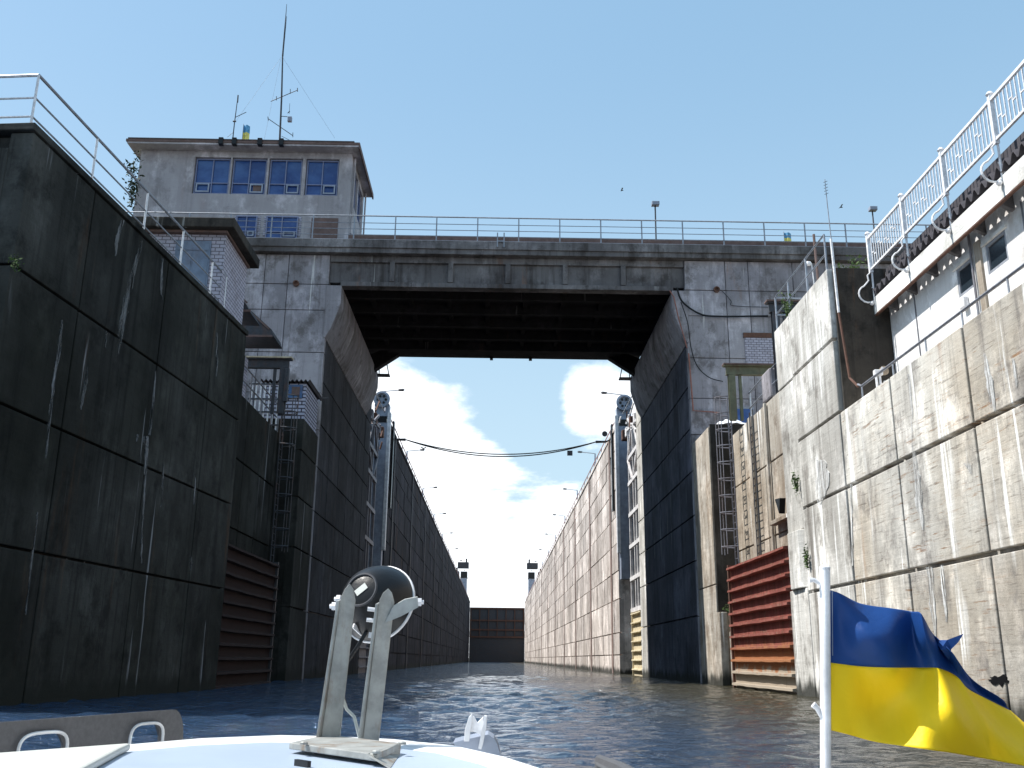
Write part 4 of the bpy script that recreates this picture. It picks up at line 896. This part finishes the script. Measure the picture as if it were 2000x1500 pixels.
# railing above the eave
wr = thing('ornate_railing', 'white ornate bar railing with ring brackets above the eave of the white building', 'railing', (XF, 20, 10.9))
ps = [25.75, 23.33, 20.91, 18.49, 16.07, 13.65, 11.2]
for i, y in enumerate(ps):
    MB().box(XF-.05, XF+.05, y-.05, y+.05, 10.86, 12.04).build('post', C['railw'], wr)
    MB().lathe([(0, .05), (.04, .09), (.1, .05), (.13, .0)], (XF, y, 12.04), (0, 0, 1), 10, cap=False).build('finial', C['railw'], wr)
    MB().tube([(XF+.02, y-.0, 10.86), (XF+.01, y-.02, 10.05)], .03, 6).build('strut', C['railw'], wr)
    pts = [(XF-.02, y, 10.88), (XF-.12, y+.0, 10.78), (XF-.1, y, 10.62), (XF-.2, y, 10.5)]
    cx, cz, rr = XF-.16, 10.2, .26
    for k in range(15):
        a = R(110+k*22); pts.append((cx+rr*math.cos(a), y, cz+rr*math.sin(a)))
    MB().tube(pts, .026, 6).build('ring_bracket', C['railw'], wr)
    MB().lathe([(0, .05), (.05, .07), (.1, .04)], (XF-.02, y, 9.92), (-1, 0, 0), 10).build('boss', C['railw'], wr)
for i in range(len(ps)-1):
    a, b = ps[i]-.05, ps[i+1]+.05; mb = MB()
    mb.box(XF-.03, XF+.03, b, a, 10.93, 10.99).box(XF-.035, XF+.035, b, a, 11.9, 11.97)
    n = 15
    for k in range(1, n):
        y = a+(b-a)*k/n; mb.box(XF-.012, XF+.012, y-.014, y+.014, 10.99, 11.9)
    for k in range(1, n-2, 3):
        y = a+(b-a)*(k+.5)/n; z = 11.5 if (k//3) % 2 else 11.38
        mb.box(XF-.014, XF+.014, y-.08, y+.08, z, z+.03).box(XF-.014, XF+.014, y-.08-.16, y-.08, z-.1, z-.07)
    mb.build('panel', C['railw'], wr)
# white fixture on the terrace
q = at(1712, 745, y=24.9); t = thing('winch_stand', 'white double post stand with a round brown disc at the end of the low wall', 'winch', (10.1, 24.9, 6.72))
xa = at(1712, 730, y=24.9).x; xb = at(1719, 730, y=24.9).x
for x in (xa, xb): MB().tube([(x, 24.9, 6.7), (x-.02, 24.9, 7.55)], .035, 8).build('post', C['railw'], t)
MB().box(xa-.07, xb+.06, 24.82, 24.98, 7.5, 7.66).build('head', C['railw'], t, bevel=.02)
MB().lathe([(0, .12), (.07, .13), (.08, .1)], (xb+.13, 25.0, 7.66), (.2, -1, 0), 18).build('disc', C['brown'], t)
MB().bar((xb+.02, 24.95, 7.6), (xb+.1, 24.95, 7.74), .1, .08).build('arm', C['railw'], t)
MB().tube([(xb+.1, 24.9, 6.7), (xb+.12, 24.9, 7.35)], .05, 8).build('pedestal', C['lampg'], t)
# black bracket on the recess wall
q = at(1525, 985, x=9.6); o = MB().prism([(q.y-.1, q.z+.2), (q.y+.5, q.z+.25), (q.y+.1, q.z-.3)], 'x', 9.55, 9.75).build('bracket', C['black']); tag(o, 'black triangular bracket fixed above the right end of the red gate', 'bracket')
# ------------------------------------------------------------------ plants
def plant(name, label, c, size, n, mat, stems=4, leaf=.05, seed=0, cat='plant'):
    rg = random.Random(seed); t = thing(name, label, cat, c); c = Vector(c); mb = MB(); st = MB()
    tips = []
    for i in range(stems):
        tip = c+Vector((rg.uniform(-.5, .5)*size[0], rg.uniform(-.5, .5)*size[1], rg.uniform(.5, 1)*size[2])); tips.append(tip); st.tube([c, c.lerp(tip, .5)+Vector((0, 0, .05*size[2])), tip], [.012, .008, .004], 4)
    for i in range(n):
        tp = rg.choice(tips); p = c.lerp(tp, rg.uniform(.15, 1.05))+Vector([rg.gauss(0, .13)*s_ for s_ in size])
        d = Vector([rg.gauss(0, 1) for _ in range(3)]).normalized(); e = d.cross(Vector([rg.gauss(0, 1) for _ in range(3)])).normalized(); l = leaf*rg.uniform(.6, 1.4)
        mb.add([p-d*l, p+e*l*.4, p+d*l, p-e*l*.4], [(0, 1, 2, 3)])
    mb.build('leaves', mat, t); st.build('stem', C['leafb'], t)
plant('shrub', 'leafy shrub showing past the left edge of the control tower', at(256, 400, y=46.5), (.9, .9, 3.2), 260, C['leafb'], 5, .12, 1, 'shrub')
plant('shrub', 'dark shrub peeping over the black left wall below its railing', (-10.9, 21.9, 10.6), (1.6, 3.0, .75), 500, C['leafb'], 9, .06, 2, 'shrub')
plant('weed', 'upper green weed in the joint beside the pale wall block', at(1557, 960, x=9.42), (.2, .3, .7), 130, C['leaf'], 5, .05, 3)
plant('weed', 'lower green weed in the joint beside the pale wall block', at(1577, 1110, x=9.42), (.2, .3, .7), 130, C['leaf'], 5, .05, 4)
plant('weed', 'green weed growing at the foot of the railing on the pale wall block', (9.55, 29.9, 11.0), (.4, .8, .8), 160, C['leaf'], 7, .06, 5)
plant('weed', 'small grass tuft on the corner of the black left wall', ML @ Vector((.1, -.05, 7.4)), (.3, .3, .3), 60, C['leaf'], 6, .04, 6)
plant('shrub', 'green shrub behind the ring brackets of the ornate railing', (10.9, 27.5, 11.05), (1.2, 1.5, .9), 420, C['leaf'], 8, .06, 7, 'shrub')
plant('weed', 'green moss tuft on the broken post left of the red gate', (9.85, 41.6, 2.0), (.5, .7, .4), 120, C['leaf'], 5, .05, 8)
# ------------------------------------------------------------------ birds
def bird(px, py, y, label):
    q = at(px, py, y=y); mb = MB(Matrix.Translation(q) @ Matrix.Scale(.55, 4) @ Matrix.Translation(-q)); n = 7
    mb.lathe([(-.2, .01), (-.1, .05), (.05, .06), (.15, .03), (.2, .01)], q, (1, .2, .1), 8)
    mb.add([q+Vector((0, 0, .03)), q+Vector((.1, .3, .22)), q+Vector((-.1, .5, .12)), q+Vector((-.12, 0, .03))], [(0, 1, 2, 3)])
    mb.add([q+Vector((0, 0, .03)), q+Vector((.1, -.3, .22)), q+Vector((-.1, -.5, .12)), q+Vector((-.12, 0, .03))], [(0, 1, 2, 3)])
    o = mb.build('bird', C['black'], solid=.01); tag(o, label, 'bird')
bird(1215, 372, 60, 'tiny dark bird in the sky above the middle right of the bridge')
bird(1643, 405, 50, 'tiny dark bird in the sky right of the thin pole antenna')
# ------------------------------------------------------------------ boat
def gel(name, col, rough=.28):
    t = NT(name); n = t.noise(t.P(), 5, 6, .7); c = t.mix(t.rng(n, .3, .7), tuple(q*.93 for q in col), col); g = t.noise(t.P(), 38, 6, .8); c = t.mix(t.rng(g, .64, .74, 0, .45), c, (.3, .29, .27)); t.bump(t.noise(t.P(), 240, 3), .25, .002); return t.out(c, rough, 0, .5)
C['gel'] = gel('white_gelcoat', (.86, .87, .88)); C['gelb'] = gel('blue_white_deck', (.36, .43, .53), .4); C['beige'] = gel('beige_hatch', (.56, .57, .53), .45)
C['alu'] = paint('worn_grey_bracket', (.33, .335, .32), .55, .2, rust=.7, scale=18, rc=(.2, .13, .08))
C['plastic'] = paint('grey_plastic', (.07, .07, .075), .55, var=.2, scale=60, spec=.4)
bt = thing('boat', 'white foredeck and cabin roof of the small boat carrying the camera', 'boat', (-.4, 2, -1.0))
# hull
def hx(u, sgn):     # half-breadth shape towards the bow
    return sgn
stern = -1.2; bow = Vector((-.12, 5.2, -.5)); vs = []; fs = []; N = 16
def edge(u, s):
    y = stern+(bow.y-stern)*u; cx = -.35+(.23)*max(0, (y-2)/3.2); hb = 1.12*(1-max(0, (u-.42)/.58)**1.8); z = -.33-.17*u-.07*s*(1-u)
    return Vector((cx+s*hb, y, z))
for i in range(N+1):
    u = i/N
    for s in (-1, 1):
        e = edge(u, s); vs.append(e); vs.append(e+Vector((-s*.28*(1-u*.7) if u < 1 else 0, -.35*u*u, -.45))); vs.append(e+Vector((-s*.55*(1-u*.8) if u < 1 else 0, -.6*u*u, -.9)))
for i in range(N):
    a = 6*i; b = a+6
    for o_ in (0, 1): fs.append((a+o_, a+o_+1, b+o_+1, b+o_)); fs.append((a+3+o_, b+3+o_, b+4+o_, a+4+o_))
    fs.append((a, b, b+3, a+3)); fs.append((a+2, a+5, b+5, b+2))
MB().add(vs, fs).build('hull', C['gel'], bt, smooth=False)
# cabin roof: crowned slab whose far outline rises from the photograph's outline at z=-.2
cont = [(-1.30, .6), (-1.16, 1.6), (-1.01, 2.12), (-.93, 2.32), (-.87, 2.45), (-.75, 2.66), (-.57, 2.79), (-.42, 2.77), (-.25, 2.69), (-.08, 2.51), (.04, 2.24), (.12, 1.98), (.2, 1.6), (.28, .6)]
def ring(k, z, dz=0):
    c = Vector((-.5, 1.1)); return [(c.x+(p[0]-c.x)*k, c.y+(p[1]-c.y)*k, z) for p in cont]
RK = [(1.03, -.42), (1.02, -.26), (1.0, -.222), (.985, -.207), (.96, -.2), (.90, -.2), (.885, -.206), (.875, -.212), (.5, -.212), (.1, -.212)]
vs = []; fs = []; n = len(cont)
for k, z in RK: vs += ring(k, z)
for j in range(len(RK)-1):
    for i in range(n-1): fs.append((j*n+i, j*n+i+1, (j+1)*n+i+1, (j+1)*n+i))
fs.append(tuple((len(RK)-1)*n+i for i in range(n)))
cr_ = MB().add(vs, fs).build('cabin_roof', C['gel'], bt, smooth=True)
vs = ring(.872, -.206)
MB().add(vs, [tuple(range(n))]).build('roof_panel', C['gelb'], cr_)
h0 = at(255, 1462, z=-.2); h1 = at(0, 1482, z=-.2); h2 = at(262, 1500, z=-.2)
MB().prism([(h1.x-.3, h1.y-.06), (h1.x, h1.y-.0), (h0.x, h0.y), (h0.x+.02, h0.y-.12), (h2.x+.03, h2.y-.5), (h1.x-.3, h1.y-1)], 'z', -.205, -.188).build('hatch', C['beige'], cr_, bevel=.006)
a = at(578, 1489, z=-.2); b = at(604, 1493, z=-.2); MB().bar(a, b, .008, .012).build('slot', C['black'], cr_)
# searchlight bracket
sl = thing('searchlight_bracket', 'worn grey steel bracket with two upright legs bolted on the boat roof', 'bracket', (-.36, 2.45, -.2))
q = [at(565, 1452, z=-.185), at(735, 1475, z=-.185), at(782, 1453, z=-.185), at(640, 1436, z=-.185)]
MB().prism([(p.x, p.y) for p in q], 'z', -.197, -.183).build('base_plate', C['alu'], sl, bevel=.002)
MB().add([q[1]+Vector((-.02, .0, -.0)), q[2], q[2]+Vector((.0, -.02, -.022)), q[1]+Vector((.03, -.03, -.022))], [(0, 1, 2, 3)]).build('base_flange', C['alu'], sl, solid=.003)
Yl = 2.45
def leg(b0, b1, t0, t1, top, Y, flange):
    B0 = at(*b0, y=Y); B1 = at(*b1, y=Y+.02); T0 = at(*t0, y=Y); T1 = at(*t1, y=Y+.02); Tm = at(*top, y=Y+.01)
    pts = [B0, B1, T1, T1.lerp(Tm, .6)+Vector((.003, 0, .003)), Tm, T0.lerp(Tm, .5)+Vector((-.002, 0, .003)), T0]
    n = len(pts); th = Vector((0, .006, 0)); vs = pts+[p+th for p in pts]
    mb = MB(); mb.add(vs, [tuple(range(n)), tuple(range(2*n-1, n-1, -1))]+[(i, i+n, (i+1) % n+n, (i+1) % n) for i in range(n)])
    # side flange running back from the left edge
    f = [B0, T0, T0+Vector((.004, .05, -.004)), B0+Vector((.004, .05, 0))]; w_ = Vector((.006, 0, 0))
    fl = Vector((-.006, -.012, 0)); f = [B0+fl, T0+fl+Vector((.004, 0, -.01)), T0+Vector((.002, .02, -.004)), B0+Vector((.002, .02, 0))]
    mb.add([p for p in f]+[p-w_ for p in f], [(0, 1, 2, 3), (7, 6, 5, 4), (0, 4, 5, 1), (1, 5, 6, 2), (2, 6, 7, 3), (3, 7, 4, 0)])
    return mb.build('leg', C['alu'], sl, bevel=.001)
leg((627, 1450), (663, 1449), (666, 1166), (694, 1172), (683, 1140), Yl, 1)
leg((708, 1458), (739, 1455), (741, 1172), (770, 1176), (758, 1149), Yl-.02, 1)
# lamp
lc = at(737, 1178, y=2.62); ax = Vector((.34, .84, -.30)).normalized(); S = .104
lamp_o = thing('searchlight', 'round black searchlight seen from behind, held between the bracket legs', 'searchlight', lc)
prof = [(-.093, .040), (-.090, .046), (-.078, .060), (-.060, .076), (-.038, .090), (-.015, .1), (.0, .103)]
MB().lathe(prof, lc, ax, 40).build('housing', C['black'], lamp_o, smooth=True)
MB().lathe([(.0, .1032), (.001, .1065), (.007, .107), (.009, .104), (.006, .1)], lc, ax, 40, cap=False).build('rim', C['steelp'], lamp_o, smooth=True)
MB().lathe([(.012, .1), (.014, .09), (.02, .0)], lc, ax, 30, cap=False).build('lens', C['glassd'], lamp_o, smooth=True)
MB().lathe([(-.091, .046), (-.096, .044), (-.096, .041), (-.092, .039)], lc, ax, 30, cap=False).build('back_ring', C['steeld'], lamp_o, smooth=True)
bc = lc-ax*.094; ux = ax.cross(Vector((0, 0, 1))).normalized(); uy = ux.cross(ax).normalized()
d1 = (ux*-.75-uy*.66).normalized(); d2 = d1.cross(ax)
vs = [bc+d1*a*.017+d2*b*.009 for a, b in ((-1, -1), (1, -1), (1, 1), (-1, 1))]
MB().add(vs+[p-ax*.001 for p in vs], [(0, 1, 2, 3), (7, 6, 5, 4), (0, 4, 5, 1), (1, 5, 6, 2), (2, 6, 7, 3), (3, 7, 4, 0)]).build('label_plate', C['beige'], lamp_o)
# yoke strap right and bolts
P = [at(751, 1217, y=2.44), at(783, 1204, y=2.44), at(817, 1186, y=2.44), at(815, 1166, y=2.44), at(790, 1171, y=2.44), at(768, 1184, y=2.44)]
mb = MB(); n = 6; th = Vector((0, .006, .002)); mb.add(P+[p+th for p in P], [tuple(range(n)), tuple(range(2*n-1, n-1, -1))]+[(i, i+n, (i+1) % n+n, (i+1) % n) for i in range(n)])
mb.build('yoke_strap', C['alu'], lamp_o)
for (p, s_) in (((820, 1176), 1), ((652, 1184), -1), ((661, 1170), -1)):
    q = at(*p, y=2.5); MB().lathe([(-.014, .005), (-.006, .005), (-.006, .011), (.004, .011), (.004, .006), (.01, .006)], q, (s_, .1, 0), 6).build('bolt', C['steelp'], lamp_o)
for (p, s_) in (((732, 1191), -1), ((730, 1212), -1)):
    q = at(*p, y=2.46); MB().lathe([(-.018, .005), (.006, .005)], q, (1, .1, -.1), 8).build('bolt', C['steelp'], lamp_o)
MB().bar(at(655, 1192, y=2.5), at(672, 1176, y=2.5), .004, .022).bar(at(690, 1222, y=2.55), at(707, 1238, y=2.58), .004, .012).bar(at(720, 1240, y=2.5), at(738, 1243, y=2.5), .004, .014).build('yoke_strap', C['steelp'], lamp_o)
pts = [at(668, 1300, y=2.5), at(668, 1360, y=2.5), at(677, 1385, y=2.5), at(692, 1400, y=2.5), at(697, 1420, y=2.5), at(702, 1440, y=2.5)]
o = MB().tube(pts, .004, 6).build('wire', C['beige']); tag(o, 'short frayed pale wire hanging inside the searchlight bracket', 'wire')
pts = [at(715, 1235, y=2.56), at(700, 1260, y=2.55), at(680, 1290, y=2.54), at(666, 1320, y=2.53), at(668, 1355, y=2.52), at(675, 1380, y=2.51)]
o = MB().tube(pts, .005, 6).build('wire', C['black']); tag(o, 'black wire running down from the searchlight', 'wire')
for p in ((580, 1452), (720, 1469), (772, 1452)):
    q = at(*p, z=-.18); MB().lathe([(0, .009), (.004, .009), (.006, .006)], (q.x+.015, q.y, -.182), (0, 0, 1), 8).build('bolt', C['alu'], sl)
# toe rail left with oval openings
def toerail():
    a = Vector((-1.46, 2.72, 0)); b = Vector((-1.015, 3.48, 0)); L_ = (b-a).length; d = (b-a).normalized(); zt = lambda u: -.178+.005*u
    e0 = at(-60, 1415, y=2.75); e1 = at(340, 1386, y=3.5); d = (e1-e0); nrm = Vector((d.y, -d.x, 0)).normalized()
    H = .115
    # outline with holes, as a grid of columns
    holes = [(.20, .42), (.74, .93)]; N = 120; mbs = MB(); th = nrm*.008
    def P(u, h): return e0+d*u+Vector((0, 0, -h))
    cols = []
    for i in range(N+1):
        u = i/N*1.08; top = 0.
        if u > 1.0: t_ = (u-1)/.08; top = H*(1-math.sqrt(max(0, 1-t_*t_)))*1.0
        seg = None
        for (h0, h1) in holes:
            if h0 < u < h1:
                c = (h0+h1)/2; w_ = (h1-h0)/2; q = abs(u-c)/w_; ht = .036+.05*(1-min(1, ((1-q)/.55)))**2 if q > .45 else .036
                seg = ht
        cols.append((u, top, seg))
    for i in range(N):
        u0, t0, s0 = cols[i]; u1, t1, s1 = cols[i+1]
        if s0 is not None and s1 is not None: hb0, hb1 = s0, s1
        else: hb0 = hb1 = H
        if t0 >= hb0: continue
        for (ta, tb, ba, bb) in ((t0, t1, hb0, hb1),):
            v = [P(u0, ta), P(u1, tb), P(u1, bb), P(u0, ba)]; v += [p-th for p in v]
            mbs.add(v, [(0, 1, 2, 3), (7, 6, 5, 4), (0, 4, 5, 1), (3, 2, 6, 7), (0, 3, 7, 4), (1, 5, 6, 2)])
    return mbs, e0, d, nrm, holes
mbs, e0, dd, nrm, holes = toerail()
bmx = mbs.build('toe_rail', C['plastic'], bt)
wd = bmx.modifiers.new('weld', 'WELD'); wd.merge_threshold = .0005
for (h0, h1) in holes:
    pts = []
    for k in range(17):
        a = math.pi*k/16; c = (h0+h1)/2; w_ = (h1-h0)/2
        u = c-w_*1.0*math.copysign(abs(math.cos(a))**.6, math.cos(a)); h = .036+.06*(1-abs(math.sin(a))**.55)
        pts.append(e0+dd*u+Vector((0, 0, -h))-nrm*-.012)
    MB().tube(pts, .005, 6).build('opening_lip', C['steelp'] if False else C['lampg'], bmx)
# right rail tip
a = at(1172, 1486, y=3.5); b = at(1215, 1504, y=3.2); c_ = at(1260, 1530, y=2.8)
MB().tube([a+Vector((-.005, .02, -.01)), a, b, c_], [.012, .02, .024, .024], 8).tube([a+Vector((0, 0, -.0)), a+Vector((-.0, .0, -.12))], [.018, .022], 8).build('toe_rail', C['plastic'], bt, smooth=True)
# bow roller
fr = thing('bow_roller', 'white metal bow fairlead with two upright horns at the tip of the boat', 'fairlead', (-.12, 4.9, -.5))
def poly3(name, pts, y, th, mat, par):
    P = [at(a, b, y=y) for a, b in pts]; n = len(P); t_ = Vector((0, th, 0))
    return MB().add(P+[p+t_ for p in P], [tuple(range(n)), tuple(range(2*n-1, n-1, -1))]+[(i, i+n, (i+1) % n+n, (i+1) % n) for i in range(n)]).build(name, mat, par, bevel=.002)
poly3('horn', [(906, 1448), (908, 1425), (915, 1402), (921, 1395), (923, 1399), (919, 1425), (916, 1448)], 4.7, .08, C['steelp'], fr)
poly3('horn', [(934, 1462), (938, 1440), (944, 1410), (946, 1398), (951, 1399), (950, 1420), (943, 1455), (940, 1464)], 4.7, .08, C['steelp'], fr)
poly3('roller', [(918, 1427), (921, 1398), (926, 1400), (932, 1412), (944, 1400), (944, 1420), (940, 1436), (928, 1430)], 4.74, .04, C['railw'], fr)
poly3('base', [(885, 1450), (900, 1446), (945, 1436), (953, 1434), (965, 1442), (972, 1455), (978, 1475), (960, 1480), (900, 1475)], 4.8, .25, C['steelb'], fr)
# ------------------------------------------------------------------ flag
fg = thing('flag', 'large blue and yellow flag fluttering on a white pole at the right of the boat', 'flag', at(1612, 1540, y=2.2))
MB().tube([at(1611, 1112, y=2.2), at(1612, 1300, y=2.2), at(1613, 1700, y=2.2)], .0115, 16).build('pole', C['railw'], fg, smooth=True)
MB().lathe([(0, .012), (.004, .0125), (.006, .011)], at(1611, 1112, y=2.2), (0, 0, 1), 16).build('pole_cap', C['railw'], fg, smooth=True)
MB().tube([at(1607, 1143, y=2.2), at(1590, 1133, y=2.2), at(1580, 1133, y=2.2)], [.004, .005, .006], 8).build('tie', C['railw'], fg, smooth=True)
MB().tube([at(1604, 1400, y=2.2), at(1596, 1383, y=2.2), at(1588, 1376, y=2.2)], [.004, .006, .007], 8).build('tie', C['railw'], fg, smooth=True)
# control net: columns of (top, middle, bottom) image points with depth offsets (metres, + is away)
net = [
 [(1614, 1151, 0), (1613, 1222, 0), (1614, 1293, 0), (1618, 1360, 0), (1621, 1426, 0)],
 [(1640, 1158, -.01), (1642, 1228, .01), (1643, 1297, .015), (1648, 1368, .01), (1655, 1434, 0)],
 [(1680, 1178, .02), (1684, 1238, -.02), (1688, 1302, .01), (1694, 1376, .025), (1702, 1447, .0)],
 [(1735, 1188, .03), (1740, 1245, -.03), (1748, 1304, -.01), (1752, 1384, .03), (1758, 1456, -.02)],
 [(1780, 1194, .02), (1784, 1250, .03), (1798, 1304, .03), (1806, 1392, -.02), (1815, 1464, -.045)],
 [(1800, 1199, -.05), (1812, 1250, -.04), (1832, 1305, .01), (1856, 1396, -.045), (1872, 1473, -.01)],
 [(1826, 1240, .02), (1838, 1272, .05), (1862, 1318, .04), (1900, 1410, -.01), (1930, 1483, .02)],
 [(1860, 1280, .0), (1872, 1304, .02), (1890, 1342, .03), (1940, 1425, .03), (1990, 1494, .03)],
 [(1905, 1332, .06), (1912, 1348, .08), (1922, 1362, .08), (1976, 1430, .08), (2050, 1505, .05)],
 [(1960, 1366, .10), (1966, 1376, .11), (1974, 1388, .12), (2030, 1440, .12), (2110, 1512, .1)],
]
def cat(P, u):
    n = len(P)-1; x = u*n; i = min(int(x), n-1); t = x-i
    p0, p1, p2, p3 = P[max(i-1, 0)], P[i], P[i+1], P[min(i+2, n)]
    return .5*((2*p1)+(p2-p0)*t+(2*p0-5*p1+4*p2-p3)*t*t+(-p0+3*p1-3*p2+p3)*t**3)
G = [[at(a, b, y=2.2+c) for a, b, c in col] for col in net]
NU, NV = 72, 40
def fpt(u, v):
    return cat([cat(col, v) for col in G], u)
for nm, v0, v1, mat in (('blue_half', 0, .5, C['flagb']), ('yellow_half', .5, 1, C['flagy'])):
    vs = []; nv = NV//2
    for i in range(NU+1):
        for j in range(nv+1):
            u = i/NU; v = v0+(v1-v0)*j/nv; p = fpt(u, v)
            p = p+Vector((0, 1, 0))*(.006*math.sin(14*u+5*v)*min(1, u*6)+.004*math.sin(31*u-9*v)*min(1, u*4)); vs.append(p)
    MB().add(vs, [(i*(nv+1)+j, (i+1)*(nv+1)+j, (i+1)*(nv+1)+j+1, i*(nv+1)+j+1) for i in range(NU) for j in range(nv)]).build(nm, mat, fg, smooth=True, solid=.001)
# folded corner tip
P = [at(1826, 1250, y=2.24), at(1850, 1250, y=2.2), at(1882, 1238, y=2.16), at(1872, 1254, y=2.18), at(1858, 1268, y=2.2), at(1854, 1290, y=2.23), at(1838, 1268, y=2.2)]
MB().add(P+[p+Vector((0, .002, 0)) for p in P], [(0, 1, 6), (1, 2, 3), (1, 3, 4), (1, 4, 6), (4, 5, 6), (7, 13, 8), (8, 10, 9), (8, 11, 10), (8, 13, 11), (11, 13, 12)]).build('folded_corner', C['flagb'], fg, smooth=True)
# hem stitching
MB().tube([fpt(.055, v/20)+Vector((0, -.004, 0)) for v in range(10)], .0009, 4).build('hem_seam', C['steelb'], fg)
